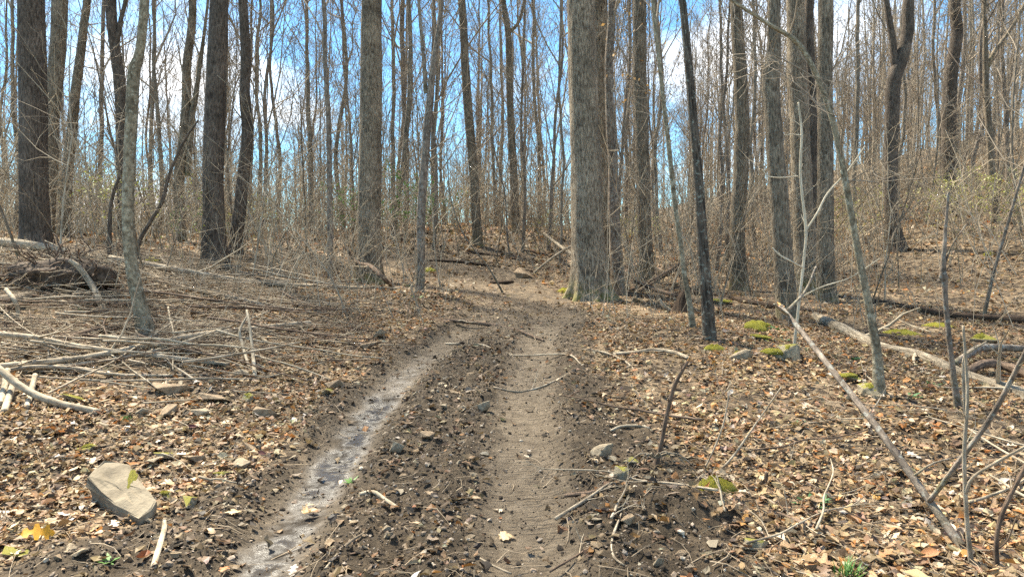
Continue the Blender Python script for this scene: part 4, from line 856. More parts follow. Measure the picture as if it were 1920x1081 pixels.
# root plate of soil and torn roots in the brush pile
g = PILE + np.array([-.30, .62]); gz = ground(*g); t = empty('root_mound', (g[0], g[1], gz)); tag(t, 'dark torn mound of roots and soil inside the left brush pile', 'root mound')
r = np.random.default_rng(77)
bm = bmesh.new(); bmesh.ops.create_icosphere(bm, subdivisions=4, radius=1)
V = np.array([v.co[:] for v in bm.verts]); fcs = np.array([[v.index for v in f.verts] for f in bm.faces]); bm.free()
nz = fbm(V[:, 0] * 3 + 5, V[:, 1] * 3 + V[:, 2] * 2.3, 4, 6); V = V * (1 + .35 * nz[:, None]) * np.array([.85, .34, .24]) + np.array([0, 0, .06])
obj('soil', mesh('soil', V, [fcs], plain('dark_soil', (.085, .06, .042), sc=14, var=.7)), t)
K = 90; a = nrm(r.normal(size=(K, 3)) * [1, .7, .6] + [0, -.35, .15]); st = a * np.array([.6, .25, .28]) + [0, 0, .12]; C = [st]; dd = a
for i in range(5): dd = nrm(dd + r.normal(size=(K, 3)) * .35 + [0, 0, -.12]); C.append(C[-1] + dd * r.uniform(.04, .13, (K, 1)))
C = np.stack(C, 1); C[..., 2] = np.maximum(C[..., 2], -.1)
obj('roots', tmesh('roots', [tubes(C, r.uniform(.005, .016, (K, 1)) * np.linspace(1, .3, 6)[None], 5)], B_STICKD), t)

# loose sticks scattered through the brush, each its own
r = np.random.default_rng(31)
def rand_stick(x, y, L, rad, yaw, r, lift=.02, tilt=0.0, bend=.1):
    n = 6; u = np.linspace(-.5, .5, n) * L; c, s = math.cos(yaw), math.sin(yaw)
    off = np.cumsum(r.normal(size=n)) * L * bend * .15 + bend * L * (u / L) ** 2 * r.choice([-1, 1])
    P = np.stack([x + c * u - s * off, y + s * u + c * off], 1)
    z = hbase(P[:, 0], P[:, 1]); z = np.polyval(np.polyfit(u, z, 1), u) if False else H(P[:, 0], P[:, 1])
    z = np.maximum(z, np.polyval(np.polyfit(u, z, 1), u)) + rad * .6 + lift * r.random() + (u / L + .5) * tilt
    return np.column_stack([P, z, rad * np.linspace(1, .45, n)])
for i in range(95):
    px = r.uniform(-20, 680); py = r.uniform(505, 720) if r.random() < .85 else r.uniform(720, 1000)
    if py > 600 and px > 560: continue
    g = hit(px, py); L = r.uniform(.6, 2.6) if py < 720 else r.uniform(.2, .6); rad = r.uniform(.006, .022) * (1 if py < 720 else .45)
    W3 = rand_stick(g[0], g[1], L, rad, r.normal() * .5 - .12, r, .26, r.normal() * .10)
    c_, t_ = int(r.integers(4)), int(r.integers(0, 4)); kd = ('thick ' if rad > .011 else 'thin ') + ['grey', 'grey', 'pale tan', 'dark brown'][c_] + (' twiggy' if t_ else ' bare') + ' stick'
    lay('loose ' + kd + ' among the tangle of brush beside the trail' if py < 720 else 'short loose ' + kd + ' on leaf litter near the big slab', W3, [B_STICK, B_STICK, B_PALE, B_STICKD][c_], 'loose_stick', 'stick', t_, 'loose sticks in the brush' if py < 720 else 'short sticks near the slab', r, 7, .1)
for i in range(34):
    px = r.uniform(1120, 1930); py = r.uniform(500, 1040) ** 1.0
    g = hit(px, py); L = r.uniform(.25, 1.4); rad = r.uniform(.004, .012)
    W3 = rand_stick(g[0], g[1], L, rad, r.uniform(0, 3.14), r, .05, r.normal() * .05)
    c_, t_ = int(r.integers(4)), int(r.integers(0, 4)); kd = ('long ' if L > .8 else 'short ') + ['grey', 'grey', 'pale tan', 'dark brown'][c_] + (' twiggy' if t_ else ' bare') + ' stick'
    lay('loose ' + kd + ' on the leaf covered slope right of the trail', W3, [B_STICK, B_STICK, B_PALE, B_STICKD][c_], 'loose_stick', 'stick', t_, 'loose sticks on the right slope', r, 7, .1)

# fine twig litter and brush tangle, too many to count
def twig_litter(n, seed):
    r = np.random.default_rng(seed); y = 2.6 + 15 * r.random(n) ** 1.5; x = (r.random(n) * 2 - 1) * (y * .8 + .4)
    k_ = r.random(n) > .75 * masks(x, y)[0]; x, y = x[k_], y[k_]; n = len(x)
    yaw = r.uniform(0, 6.28, n); L = r.uniform(.06, .34, n); N = 4; u = np.linspace(-.5, .5, N)
    b = r.normal(size=n) * .12
    X = x[:, None] + np.cos(yaw)[:, None] * u * L[:, None] - np.sin(yaw)[:, None] * (b * L)[:, None] * (4 * u * u); Y = y[:, None] + np.sin(yaw)[:, None] * u * L[:, None] + np.cos(yaw)[:, None] * (b * L)[:, None] * (4 * u * u)
    Z = H(X, Y) + .006 + r.random((n, 1)) * .025 + r.normal(size=(n, 1)) * .03 * u
    return tubes(np.stack([X, Y, Z], -1), (r.uniform(.0013, .0045, n))[:, None] * np.linspace(1, .5, N)[None], 3)
def tangle(n, seed):
    r = np.random.default_rng(seed); px = r.uniform(-60, 660, n); py = 480 + 200 * r.random(n) ** 1.3
    G = np.array([hit(a, b) for a, b in zip(px[:160], py[:160])]); G = G[r.integers(0, len(G), n)] + r.normal(size=(n, 2)) * .35
    ok = masks(G[:, 0], G[:, 1])[0] < .2; G = G[ok]; n = len(G)
    yaw = r.normal(size=n) * .6 - .15; L = r.uniform(.3, 2.0, n); N = 5; u = np.linspace(-.5, .5, N); b = r.normal(size=n) * .07
    X = G[:, :1] + np.cos(yaw)[:, None] * u * L[:, None] - np.sin(yaw)[:, None] * (b * L)[:, None] * (4 * u * u); Y = G[:, 1:] + np.sin(yaw)[:, None] * u * L[:, None] + np.cos(yaw)[:, None] * (b * L)[:, None] * (4 * u * u)
    near = np.exp(-(((G[:, 0] - PILE[0]) / 1.6) ** 2 + ((G[:, 1] - PILE[1] - .8) / 1.0) ** 2))
    Z = H(X, Y).mean(1, keepdims=True) * .6 + H(X, Y) * .4 + .02 + r.random((n, 1)) * (.07 + .32 * near[:, None]) + r.normal(size=(n, 1)) * .12 * u * L[:, None]
    Z = np.maximum(Z, H(X, Y) + .004)
    P = np.stack([X, Y, Z], -1); Rd = (.003 + .009 * r.random(n) ** 1.6)[:, None] * np.linspace(1, .45, N)[None]
    C, Rc = sprout(P, Rd, 3, .3, .95, .35, (25, 60), .03, .2, 3, r, .6, .1)
    return [tubes(P, Rd, 4), tubes(C, np.maximum(Rc, .0022), 3)]
tag(obj('twig_litter', tmesh('twig_litter', [twig_litter(6500, 41)], M_LITTWIG)), 'countless thin twigs strewn over leaf litter and mud', 'twigs', kind='stuff')
tag(obj('brush_tangle', tmesh('brush_tangle', tangle(820, 42), B_STICK)), 'tangle of thin grey dead branches forming the brush pile left of the trail', 'brush', kind='stuff')
tag(obj('brush_tangle', tmesh('brush_tangle', tangle(260, 43), B_STICKD)), 'tangle of thin brown dead twigs within the brush pile left of the trail', 'brush', kind='stuff')

# ------------------------------------------------------------------ rocks
def hull(pts):
    bm = bmesh.new()
    for p in pts: bm.verts.new(p)
    bmesh.ops.convex_hull(bm, input=bm.verts[:])
    bmesh.ops.delete(bm, geom=[v for v in bm.verts if not v.link_faces], context='VERTS')
    bmesh.ops.bevel(bm, geom=bm.edges[:], offset=.025, segments=1, affect='EDGES')
    bmesh.ops.triangulate(bm, faces=bm.faces[:])
    bmesh.ops.subdivide_edges(bm, edges=bm.edges[:], cuts=1)
    V = np.array([v.co[:] for v in bm.verts]); bm.verts.index_update()
    V = V + nrm(V) * (.035 * fbm(V[:, 0] * 5 + 3, V[:, 1] * 5 + V[:, 2] * 4, 3, 12))[:, None]
    tris = [[v.index for v in f.verts] for f in bm.faces]; k3 = [f for f in tris if len(f) == 3]; k4 = [f for f in tris if len(f) == 4]; kn = [f for f in tris if len(f) > 4]
    bm.free()
    out = [np.array(k3), np.array(k4)] + [np.array([f]) for f in kn]
    return V, [f for f in out if len(f)]
def rock_mesh(seed, m, flat=.45, n=14):
    r = np.random.default_rng(seed); p = r.uniform(-1, 1, (n, 3)); p = np.sign(p) * np.abs(p) ** .55
    p[:, :2] += p[:, 2:3] * r.normal(size=2) * .25
    V, fs = hull(p * np.array([.5, .36, .5 * flat])); return mesh('rock', V, fs, m, False)
rocks = [rock_mesh(500 + i, [M_ROCK, M_ROCK, M_ROCKB, M_ROCKM][i % 4], [.45, .3, .55, .7][(i // 4) % 4], [12, 9, 16][i % 3]) for i in range(16)]
MOSSY = [3, 7, 11, 15]; GREY = [0, 1, 4, 5, 8, 9, 12, 13]; BROWNR = [2, 6, 10, 14]
def dome():
    bm = bmesh.new(); bmesh.ops.create_icosphere(bm, subdivisions=3, radius=1); V = np.array([v.co[:] for v in bm.verts]); f = np.array([[v.index for v in q.verts] for q in bm.faces]); bm.free()
    V = V * (1 + .16 * fbm(V[:, 0] * 2.5 + 9, V[:, 1] * 2.5 + V[:, 2], 3, 2) + .07 * fbm(V[:, 0] * 11 + 9, V[:, 1] * 11 + V[:, 2] * 9, 2, 4))[:, None]
    return mesh('moss', V, [f], M_MOSS)
DOME = dome()
def pad(seed):
    r = np.random.default_rng(seed); K = 26; th = np.arange(K) * 2 * np.pi / K; V = []
    edge = 1 + .55 * fbm(np.cos(th) * 1.7 + 5 + seed, np.sin(th) * 1.7 + 5, 3, seed)
    for f_, z_ in ((1.0, -.25), (.92, .12), (.7, .42), (.45, .62), (.2, .7)):
        q = f_ * edge * (1 + r.normal(size=K) * .05); V.append(np.column_stack([np.cos(th) * q, np.sin(th) * q, z_ + r.normal(size=K) * .10]))
    i = np.arange(K); j = (i + 1) % K; f4 = np.concatenate([np.stack([k * K + i, k * K + j, (k + 1) * K + j, (k + 1) * K + i], -1) for k in range(4)])
    return mesh('moss_pad', np.vstack(V), [f4, np.array([4 * K + i])], M_MOSS)
PADS = [pad(i) for i in range(5)]
def rock(px, py, w, h, kind, label, group=None, moss=0, r=np.random.default_rng(8), tilt=.25, stand=0):
    g = hit(px, py + h * .35); D = g[1]; s = w * D / F * 1.08
    me = rocks[int(r.choice({'g': GREY, 'b': BROWNR, 'm': MOSSY}[kind]))]
    hz = np.clip(h / w * 1.5, .5, 1.6)
    t = obj('rock', me); t.location = (g[0], g[1], ground(*g) + s * .17 * hz); t.rotation_euler = (r.normal() * tilt + stand, r.normal() * tilt, r.normal() * .5)
    t.scale = (s, s * r.uniform(.8, 1.2), s * hz); tag(t, label, 'rock', group)
    if moss:
        c = obj('moss', PADS[int(r.integers(5))], t); c.location = (0, 0, .17); c.scale = (.50 * moss, .38 * moss, .17)
    return t
RK = [(709, 628, 30, 14, 'g', 'flat grey stone above a wedge shaped one by the trail', 0), (690, 646, 36, 24, 'b', 'wedge shaped brown stone on the trail edge below a flat one', 0), (330, 722, 66, 24, 'b', 'long brown slab under the thin level stick', 0),
      (400, 740, 58, 24, 'b', 'brown slab with a dark underside among the stone scatter', 0), (377, 766, 38, 26, 'g', 'rounded grey stone among the stone scatter', 0), (502, 768, 48, 26, 'b', 'tan block shaped stone nearest the wet rut', 0),
      (463, 746, 24, 20, 'm', 'small stone with yellow moss in the stone scatter', .6), (448, 700, 34, 16, 'g', 'flat grey stone beside the bleached upright stick', 0), (613, 742, 26, 16, 'm', 'greenish stone on the bank of the wet rut', 0), (626, 722, 36, 22, 'b', 'dark brown stone on the bank above the wet rut', 0),
      (450, 870, 38, 24, 'g', 'pale tan block perched at the edge of the wet rut bank', 0), (280, 862, 42, 22, 'g', 'flat triangular grey stone above the big slab', 0), (312, 848, 40, 24, 'm', 'stone with a mossy spot above the big slab', 0), (166, 836, 36, 18, 'm', 'dark mossy stone left above the big slab', .5),
      (340, 802, 38, 14, 'g', 'bluish flat stone by dark red leaves', 0), (470, 832, 30, 14, 'b', 'tan flat stone high on the rut bank', 0), (370, 856, 40, 18, 'b', 'tan slab half under leaves right above the big slab', 0), (318, 768, 38, 22, 'b', 'brown boulder like stone among the scatter', 0), (275, 770, 34, 16, 'g', 'flat grey stone left of the brown boulder like stone', 0),
      (67, 940, 22, 28, 'g', 'small upright grey stone left of the big slab', 0), (354, 937, 36, 28, 'm', 'yellow green mossy stone right of the big slab', 0), (310, 926, 28, 20, 'm', 'small bright mossy stone touching the big slab', .6), (412, 890, 28, 12, 'm', 'thin mossy stone under the rut bank', .8),
      (743, 840, 24, 30, 'g', 'pale upright stone on the centre ridge beside the wet rut', 0), (800, 828, 26, 14, 'b', 'dark low stone on the centre ridge', 0), (906, 768, 26, 20, 'g', 'pale stone at the left edge of the right rut', 0), (866, 774, 18, 12, 'g', 'small pale stone near the edge of the right rut', 0), (830, 764, 18, 20, 'g', 'small standing stone on the centre ridge', 0), (856, 737, 36, 12, 'b', 'long flat tan stone on the centre ridge', 0),
      (1128, 852, 40, 36, 'g', 'tilted grey slab on the churned right edge', 0), (1162, 900, 30, 46, 'm', 'tall tan stone with mossy side on the churned right edge', 0), (1182, 866, 30, 24, 'm', 'dark mossy stone beside the tilted grey slab', 0), (1178, 996, 30, 22, 'b', 'tan stone below the uprooted sapling', 0), (1236, 1062, 20, 28, 'g', 'small grey stone near the lower right roots', 0),
      (1390, 664, 38, 32, 'g', 'grey green block beside the yellow moss stone', 0), (1422, 608, 42, 22, 'm', 'flat stone with bright yellow green moss cap behind the black tree', 1.05), (1428, 630, 34, 14, 'm', 'low mossy stone below the moss capped stone', .95), (1450, 668, 34, 28, 'm', 'rounded stone under golden moss beside a grey block', 1.05), (1480, 668, 32, 34, 'm', 'grey stone leaning on the golden moss stone', .4),
      (1590, 704, 38, 20, 'm', 'moss topped stone before the big pale log', .9), (1634, 728, 42, 32, 'm', 'dark faced mossy stone at the foot of the thin leaning tree', .5), (1600, 742, 24, 12, 'm', 'small yellow mossy stone below the dark faced stone', .9), (1424, 1012, 52, 44, 'm', 'large flat stone with green moss near the grass tuft', 0), (1400, 1020, 22, 22, 'g', 'tan stone leaning on the large flat stone', 0),
      (1840, 632, 46, 30, 'm', 'dark mossy stone behind the big pale log', .5), (1567, 760, 28, 14, 'b', 'tan stone in leaf litter below the snapped stem', 0), (1352, 564, 30, 12, 'm', 'mossy stone on the long dark rotten log', 1.05), (1190, 568, 22, 14, 'b', 'dark stone right of the massive trunk roots', .5), (985, 512, 38, 20, 'b', 'dark stone on the slope beyond the bend', 0), (1030, 436, 22, 14, 'b', 'dark lump on the crest', 0),
      (140, 745, 40, 12, 'm', 'moss covered stone beside the thick curved branch', .95), (30, 1030, 44, 18, 'm', 'flat mossy stone by the orange leaf', 0), (130, 1030, 30, 16, 'g', 'grey stone in the bare soil below the big slab', 0), (292, 1018, 22, 13, 'g', 'oval pale pebble beside the light brown curved stick', 0), (148, 1052, 24, 16, 'g', 'grey pebble in the lower bare soil', 0), (245, 1048, 22, 14, 'b', 'brown pebble left of the light brown curved stick', 0)]
for px, py, w, h, k, lab, ms in RK: rock(px, py, w, h, k, lab, None, ms)
r = np.random.default_rng(12); k = 0
while k < 85:
    py = r.uniform(690, 1078); px = r.uniform(0, 1350)
    g = hit(px, py); m_ = float(masks(np.array([g[0]]), np.array([g[1]]))[0][0]); inr_ = float(masks(np.array([g[0]]), np.array([g[1]]))[1][0])
    if inr_ > .4 or (m_ < .15 and not (px < 520 and r.random() < .5)): continue
    w = r.uniform(8, 19) * (0.55 + .6 * (py - 600) / 480)
    rock(px, py, w, w * .6, 'ggb'[int(r.integers(3))], 'small angular stone in the churned soil along the ruts' if m_ > .15 else 'small angular stone in leaf litter near the big slab', 'small stones of the churned soil' if m_ > .15 else 'small stones near the big slab', 0, r, .35); k += 1
# the big slab
op = [(163, 893), (178, 876), (195, 862), (220, 863), (240, 868), (262, 900), (280, 922), (294, 938), (284, 956), (262, 971), (238, 958), (215, 944), (190, 922)]
g0 = hit(262, 978); z0 = ground(*g0) + .05; sl_ = math.tan(math.radians(24)); top = []
for px, py in op:      # where the pixel's ray meets the slab's tilted upper face
    d_ = ray(px, py); D_ = (z0 - sl_ * g0[1] - CAMZ) / (d_[2] - sl_); top.append([d_[0] * D_, D_, z0 + sl_ * (D_ - g0[1])])
top = np.array(top); K = len(top); cen = top.mean(0); cen[2] = ground(cen[0], cen[1]); rr_ = np.random.default_rng(4)
ctr = top.mean(0); rings = []
for f_, dz_ in ((.80, None), (.93, -.085), (.99, -.06), (1.0, -.025), (.985, -.006), (.95, .0), (.6, .006), (.25, .004)):
    q = ctr + (top - ctr) * f_ + rr_.normal(size=top.shape) * .004
    q[:, 2] = q[:, 2] + dz_ if dz_ is not None else np.minimum(H(q[:, 0], q[:, 1]) - .05, q[:, 2] - .12)
    rings.append(q - cen)
V = np.vstack(rings); n_r = len(rings); i = np.arange(K); j = (i + 1) % K
f4 = np.concatenate([np.stack([k * K + i, k * K + j, (k + 1) * K + j, (k + 1) * K + i], -1) for k in range(n_r - 1)])[:, ::-1]
t = obj('rock', mesh('slab', V, [f4, np.array([(n_r - 1) * K + i])[:, ::-1]], rockmat('slab_stone', (.105, .082, .052), (.27, .22, .15)), False)); t.location = cen
tag(t, 'big flat grey brown slab with a streak of yellow moss', 'rock')
c = obj('moss', PADS[1], t); c.location = ctr - cen + np.array([.03, .06, .06 * sl_ + .004]); c.scale = (.03, .12, .007); c.rotation_euler = (math.radians(24), 0, .45)
# moss mounds and patches
for px, py, w, h, lab in [(1343, 914, 72, 30, 'bright yellow green moss mound under two thin whips'), (115, 655, 28, 12, 'yellow moss tuft under the crossing poles'), (250, 655, 26, 12, 'yellow moss tuft at the foot of the grey tree'), (1340, 648, 40, 12, 'green moss pad at the foot of the leaning black tree'),
                          (1385, 660, 20, 10, 'small moss pad by the grey green block'), (1690, 620, 60, 10, 'mossy strip before the dark rotten log'), (1760, 605, 50, 8, 'thin mossy strip on the right slope'), (1690, 462, 24, 10, 'moss at the foot of the dark forked trunk'), (1855, 475, 20, 8, 'yellow moss spot high on the right slope'), (1060, 542, 26, 10, 'moss on the left root of the massive trunk'), (805, 505, 24, 8, 'yellow moss spot beyond the bend'), (285, 488, 30, 8, 'yellow moss spot behind the pale pole')]:
    g = hit(px, py + h * .4); s = w * g[1] / F
    o = obj('moss_patch', PADS[px % 5]); o.location = (g[0], g[1], ground(*g) - .005); o.scale = (s * .5, s * .42, s * h / w * 1.0); o.rotation_euler = (0, 0, rng.uniform(-.4, .4)); tag(o, lab, 'moss')

# ------------------------------------------------------------------ leaves
PAL = np.array([(.40, .265, .14), (.52, .38, .22), (.45, .36, .25), (.22, .135, .068), (.44, .20, .060), (.060, .042, .028), (.32, .21, .112), (.60, .49, .34)]); PW = np.array([.26, .10, .08, .21, .08, .10, .16, .01])
def rotm(yaw, pitch, roll):
    cy, sy, cp, sp, cr_, sr_ = np.cos(yaw), np.sin(yaw), np.cos(pitch), np.sin(pitch), np.cos(roll), np.sin(roll)
    R = np.empty((len(yaw), 3, 3))
    R[:, 0, 0] = cy * cp; R[:, 0, 1] = cy * sp * sr_ - sy * cr_; R[:, 0, 2] = cy * sp * cr_ + sy * sr_
    R[:, 1, 0] = sy * cp; R[:, 1, 1] = sy * sp * sr_ + cy * cr_; R[:, 1, 2] = sy * sp * cr_ - cy * sr_
    R[:, 2, 0] = -sp; R[:, 2, 1] = cp * sr_; R[:, 2, 2] = cp * cr_
    return R
def litter(n, y0, y1, pw, size, seed, rich):
    r = np.random.default_rng(seed); y = y0 + (y1 - y0) * r.random(n) ** pw; x = (r.random(n) * 2 - 1) * (y * .80 + .5)
    mud_, inr_, wet_, dl_, dr_, sd_, _ = masks(x, y)
    keep = r.random(n) < (1 - np.clip(mud_ * 1.05, 0, .80)) * (1 - .85 * inr_ * (y < 10)) * (.60 + 1.15 * (fbm(x * 1.3, y * 1.3, 3, 91) + .18))
    pile = np.exp(-(((x - PILE[0] - .1) / .9) ** 2 + ((y - PILE[1] - .5) / .5) ** 2)); keep &= r.random(n) > pile * .8
    x, y = x[keep], y[keep]; n = len(x)
    z = H(x, y) + .006 + .03 * r.random(n) ** 2
    L = size * (.4 + 1.25 * r.random(n) ** 1.8); Wd = L * r.uniform(.16, .40, n); cu = r.normal(size=n) * .5 + .15; cv = r.normal(size=n) * .45
    if not rich: L = L * np.clip(y / 13, .9, 2.2); Wd = Wd * np.clip(y / 13, .9, 2.2)
    if rich: # midrib of 4, two points on either side
        T = np.array([(-.5, 0), (-.18, 0), (.2, 0), (.5, 0), (-.22, 1), (.18, .85), (-.22, -1), (.18, -.85)])
        F_ = [np.array([(0, 1, 4), (3, 5, 2), (0, 6, 1), (3, 2, 7)]), np.array([(1, 2, 5, 4), (1, 6, 7, 2)])]
    else:
        T = np.array([(-.5, 0), (.05, 1), (.5, 0), (-.02, -1)]); F_ = [np.array([(0, 2, 1), (0, 3, 2)])]
    k = len(T); jit = 1 + r.normal(size=(n, k)) * .26
    lx = T[None, :, 0] * L[:, None] * jit; ly = T[None, :, 1] * Wd[:, None] * (1 + r.normal(size=(n, k)) * .4)
    lz = np.abs(T[None, :, 1]) * (Wd * cu)[:, None] + (T[None, :, 0] ** 2) * (L * cv * 1.6)[:, None] + r.normal(size=(n, k)) * (L * .03)[:, None]
    Rm = rotm(r.uniform(0, 6.28, n), r.normal(size=n) * .34, r.normal(size=n) * .38)
    V = np.einsum('nij,nkj->nki', Rm, np.stack([lx, ly, lz], -1)) + np.stack([x, y, z], 1)[:, None]
    dz = np.minimum(V[:, :, 2].min(1) - (z - .03), 0); V[:, :, 2] -= dz[:, None]
    c = PAL[r.choice(len(PAL), n, p=PW / PW.sum())] * r.uniform(.65, 1.25, (n, 1)) * (1 + r.normal(size=(n, 3)) * .05)
    c = c * (.95 + .38 * fbm(x * .8, y * .8, 3, 93))[:, None]
    c = np.clip(.92 * c * (1 - .45 * np.clip(masks(x, y)[0], 0, 1))[:, None], .01, .75)
    base = np.arange(n)[:, None, None] * k
    return V.reshape(-1, 3), [(base + f[None]).reshape(-1, f.shape[1]) for f in F_], np.repeat(np.column_stack([c, np.ones(n)]), k, 0)
def litter_obj(name, label, *a):
    V, fs, c = litter(*a); tag(obj(name, mesh(name, V, fs, M_LEAF, False, {'tone': ('FLOAT_COLOR', c)})), label, 'leaves', kind='stuff')
litter_obj('leaf_litter', 'carpet of dry tan and brown leaves on both sides of the trail', 118000, 2.4, 12.5, .95, .051, 51, True)
litter_obj('leaf_litter', 'dry leaf carpet over the slopes beyond the trail bend', 125000, 11.5, 45, .8, .075, 52, False)

def leaf_mesh(kind, seed, m):
    r = np.random.default_rng(seed)
    if kind == 'oak': half = [(-.5, .015), (-.38, .03), (-.33, .16), (-.24, .19), (-.2, .08), (-.1, .10), (-.06, .26), (.04, .29), (.08, .11), (.18, .12), (.23, .23), (.32, .22), (.33, .09), (.42, .10), (.5, 0)]
    elif kind == 'maple': half = [(-.5, .012), (-.28, .02), (-.33, .16), (-.24, .20), (-.22, .34), (-.10, .30), (.02, .47), (.06, .28), (.02, .14), (.18, .20), (.22, .14), (.5, 0)]
    else: half = [(-.5, .01), (-.36, .02), (-.28, .13), (-.12, .21), (.08, .21), (.26, .14), (.4, .06), (.5, 0)]
    cu, cv, tw = r.normal() * .5 + .2, r.normal() * .5, r.normal() * .5
    def P(x, y): return (x, y, abs(y) ** 1.3 * cu + x * x * cv + x * y * tw + r.normal() * .012)
    mid = [P(h[0], 0) for h in half[1:-1]]; V = [P(half[0][0], 0)] + mid + [P(half[-1][0], 0)]
    k = len(V); up = [P(a, b * r.uniform(.85, 1.1)) for a, b in half[1:-1]]; dn = [P(a, -b * r.uniform(.85, 1.1)) for a, b in half[1:-1]]
    V = V + up + dn; u = k; d_ = k + len(up); F3, F4 = [], []
    n = len(up)
    F3 += [(0, 1, u), (0, d_, 1), (k - 1, u + n - 1, k - 2), (k - 1, k - 2, d_ + n - 1)]
    for i in range(n - 1): F4 += [(i + 1, i + 2, u + i + 1, u + i), (i + 1, d_ + i, d_ + i + 1, i + 2)]
    return mesh('leaf', V, [np.array(F3), np.array(F4)], m, True)
LM = {'tan': leafmat('leaf_tan', (.50, .36, .22)), 'pale': leafmat('leaf_pale', (.60, .48, .35)), 'brown': leafmat('leaf_brown', (.25, .15, .085)), 'rust': leafmat('leaf_rust', (.40, .17, .06)), 'grey': leafmat('leaf_grey', (.46, .40, .34))}
LK = {'oak': 'lobed oak', 'maple': 'pointed maple', 'beech': 'oval beech'}
LMS = {(k, c, v): leaf_mesh(k, 900 + i * 7 + v, LM[c]) for i, (k, c) in enumerate([(a, b) for a in LK for b in LM]) for v in range(2)}
r = np.random.default_rng(61); n_l = 0
while n_l < 300:
    y = 2.9 + 4.6 * r.random() ** 1.1; x = (r.random() * 2 - 1) * (y * .77)
    m_, i_ = [float(q[0]) for q in masks(np.array([x]), np.array([y]))[:2]]
    if m_ > .3 and r.random() < .78: continue
    k = str(r.choice(list(LK), p=[.45, .2, .35])); c = str(r.choice(list(LM), p=[.36, .22, .2, .08, .14])); s = r.uniform(.075, .125) * (.8 if m_ > .3 else 1)
    o = obj('fallen_leaf', LMS[(k, c, int(r.integers(2)))]); z = ground(x, y)
    o.location = (x, y, z + .018 + .02 * r.random()); o.rotation_euler = (r.normal() * .25, r.normal() * .25, r.uniform(0, 6.28)); o.scale = (s, s, s)
    on = 'on bare trail mud' if m_ > .3 else 'on the leaf litter'
    tag(o, f'dry {dict(tan="tan", pale="pale", brown="brown", rust="rusty orange", grey="greyish")[c]} {LK[k]} leaf lying {on}', 'leaf', f'dry leaves {on}'); n_l += 1
for px, py, k, c, s, rot, lab in [(70, 1018, 'oak', (.75, .36, .02), .19, (.75, .2, .7), 'bright orange yellow leaf standing on edge in bare soil'), (950, 1000, 'maple', (.56, .40, .22), .13, (.1, .1, .2), 'pale tan pointed leaf lying in the right rut'), (440, 980, 'maple', (.56, .38, .20), .12, (.1, 0, 2), 'tan pointed leaf beside the wet rut'),
                                  (578, 958, 'maple', (.60, .42, .22), .12, (.1, 0, .6), 'tan leaf floating on the wet rut mud'), (491, 862, 'beech', (.13, .035, .025), .08, (.9, .2, 0), 'dark red leaf stuck upright on the rut bank'), (360, 808, 'beech', (.14, .035, .025), .09, (.8, .2, .5), 'dark red leaf beside the bluish flat stone'),
                                  (1545, 1062, 'oak', (.52, .32, .17), .17, (.2, .1, -.5), 'large tan oak leaf beside the grass tuft'), (1632, 905, 'beech', (.36, .14, .04), .11, (.3, .3, .2), 'curled rusty leaf left of the snapped leaning stem'), (1675, 985, 'beech', (.5, .22, .06), .09, (.3, .1, .8), 'small orange leaf under the snapped leaning stem')]:
    g = hit(px, py); o = obj('fallen_leaf', leaf_mesh(k, px, leafmat('leaf_single', c))); o.location = (g[0], g[1], ground(*g) + .02 + (s * .3 if rot[0] > .5 else .012)); o.rotation_euler = rot; o.scale = (s, s, s); tag(o, lab, 'leaf')

# ------------------------------------------------------------------ soil crumbs of the churned trail
def crumbs(n, seed, big):
    r = np.random.default_rng(seed); y = 2.6 + 9.5 * r.random(n) ** 1.6; x = -2.9 + 5.2 * r.random(n) + (y - 3) * .05
    mud_, inr_, wet_ = masks(x, y)[:3]; keep = r.random(n) < (np.clip(mud_, 0, 1) * (1 - .86 * inr_) * (1 - .9 * wet_) + .03); x, y = x[keep], y[keep]; n = len(x)
    if big:
        g = (1 + 5 ** .5) / 2; T = nrm(np.array([(-1, g, 0), (1, g, 0), (-1, -g, 0), (1, -g, 0), (0, -1, g), (0, 1, g), (0, -1, -g), (0, 1, -g), (g, 0, -1), (g, 0, 1), (-g, 0, -1), (-g, 0, 1)], float))
        Fc = np.array([(0, 11, 5), (0, 5, 1), (0, 1, 7), (0, 7, 10), (0, 10, 11), (1, 5, 9), (5, 11, 4), (11, 10, 2), (10, 7, 6), (7, 1, 8), (3, 9, 4), (3, 4, 2), (3, 2, 6), (3, 6, 8), (3, 8, 9), (4, 9, 5), (2, 4, 11), (6, 2, 10), (8, 6, 7), (9, 8, 1)])
    else:
        T = np.array([(1, 0, 0), (-1, 0, 0), (0, 1, 0), (0, -1, 0), (0, 0, 1), (0, 0, -1)], float); Fc = np.array([(0, 2, 4), (2, 1, 4), (1, 3, 4), (3, 0, 4), (2, 0, 5), (1, 2, 5), (3, 1, 5), (0, 3, 5)])
    s = (r.uniform(.006, .018, n) if big else r.uniform(.003, .010, n)) * r.uniform(.6, 1.3, n)
    V = T[None] * (1 + r.normal(size=(n, len(T), 1)) * .22) * s[:, None, None] * r.uniform(.6, 1.3, (n, 1, 3)) * np.array([1, 1, .7])
    V = np.einsum('nij,nkj->nki', rotm(r.uniform(0, 6, n), r.normal(size=n) * .4, r.normal(size=n) * .4), V) + np.stack([x, y, H(x, y) + s * .25], 1)[:, None]
    base = np.array([(.024, .017, .011), (.042, .030, .020), (.080, .059, .040), (.28, .22, .165), (.20, .15, .105), (.42, .35, .26)])[r.choice(6, n, p=[.26, .28, .20, .09, .13, .04])] * r.uniform(.7, 1.3, (n, 1))
    k = len(T); return V.reshape(-1, 3), [(np.arange(n)[:, None, None] * k + Fc[None]).reshape(-1, 3)], np.repeat(np.column_stack([base, np.ones(n)]), k, 0)
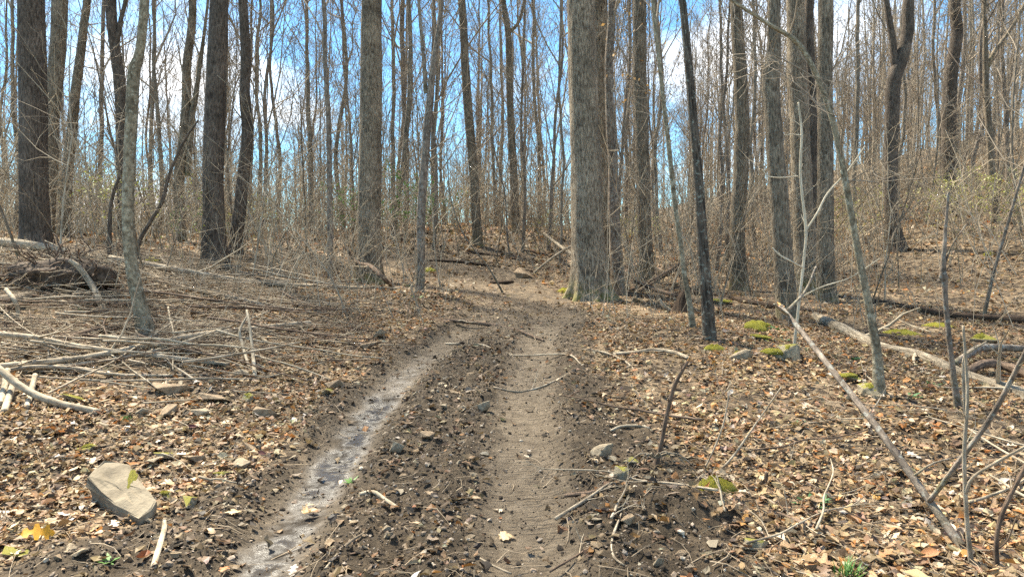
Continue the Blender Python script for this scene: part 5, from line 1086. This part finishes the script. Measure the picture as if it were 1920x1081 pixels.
for a in ((8000, 81, True), (52000, 82, False)):
    V, fs, c = crumbs(*a); tag(obj('soil_crumbs', mesh('soil_crumbs', V, fs, M_CLOD, False, {'tone': ('FLOAT_COLOR', c)})), 'coarse dark soil clods churned up along the ruts' if a[2] else 'fine crumbs and grit over the trail mud', 'soil', kind='stuff')

# ------------------------------------------------------------------ small green plants
def rosette(seed, n, L, m, upright):
    r = np.random.default_rng(seed); V, Fq = [], []
    for i in range(n):
        a = r.uniform(0, 6.28); l = L * r.uniform(.6, 1.2); e = r.uniform(.2, .7) if not upright else r.uniform(1.0, 1.45); w = l * (.18 if not upright else .03)
        d = np.array([math.cos(a) * math.cos(e), math.sin(a) * math.cos(e), math.sin(e)]); sd_ = np.array([-math.sin(a), math.cos(a), 0]) * w; b = len(V); o = np.array([*(r.normal(size=2) * L * (.10 if not upright else .35)), -.01])
        mid = o + d * l * .55 + np.array([0, 0, -.05 * l * (0 if upright else 1)]); tip = o + d * l + np.array([math.cos(a), math.sin(a), -.6]) * l * .18
        V += [o - sd_ * .3, o + sd_ * .3, mid + sd_, mid - sd_, tip]; Fq.append((b, b + 1, b + 2, b + 3)); Fq.append((b + 3, b + 2, b + 4, b + 4))
    q = np.array([f for f in Fq if f[3] != f[2]]); t3 = np.array([f[:3] for f in Fq if f[3] == f[2]])
    return mesh('leaves', V, [q, t3], m, True)
ros = [rosette(1, 14, .12, M_HERB, False), rosette(2, 10, .09, M_GREEN, False), rosette(3, 70, .14, M_GREEN, True)]
for px, py, k, s, lab in [(1530, 945, 0, .9, 'low blue green herb rosette beside the dark short branch'), (660, 900, 1, .8, 'bright green seedling on the ridge beside the wet rut'), (1592, 1086, 2, .75, 'green grass tuft at the large tan oak leaf'), (785, 560, 1, 1.6, 'green leafy plant at the mossy foot of the slender tree'), (765, 538, 1, 1.2, 'small green plant left of the slender mottled tree'),
                          (205, 1062, 1, .7, 'tiny green seedling in bare soil below the slab'), (1455, 615, 0, 1.3, 'dark green plant beside the moss capped stone'), (1600, 680, 0, 1.0, 'dark green plant below the big pale log'), (1470, 640, 0, 1.0, 'dark green plant right of the low mossy stone'), (1705, 745, 0, .9, 'green plant in litter below the big pale log'), (1745, 725, 0, .9, 'second green plant below the big pale log'), (235, 785, 2, .45, 'small grass tuft below the thick curved branch'), (150, 585, 0, 1.2, 'dark green plant in front of the root mound'), (1500, 800, 0, .6, 'small green plant under the snapped stem in open litter')]:
    g = hit(px, py); o = obj('plant', ros[k]); o.location = (g[0], g[1], ground(*g)); o.scale = (s, s, s); o.rotation_euler = (0, 0, px % 6); tag(o, lab, 'plant' if k < 2 else 'grass')
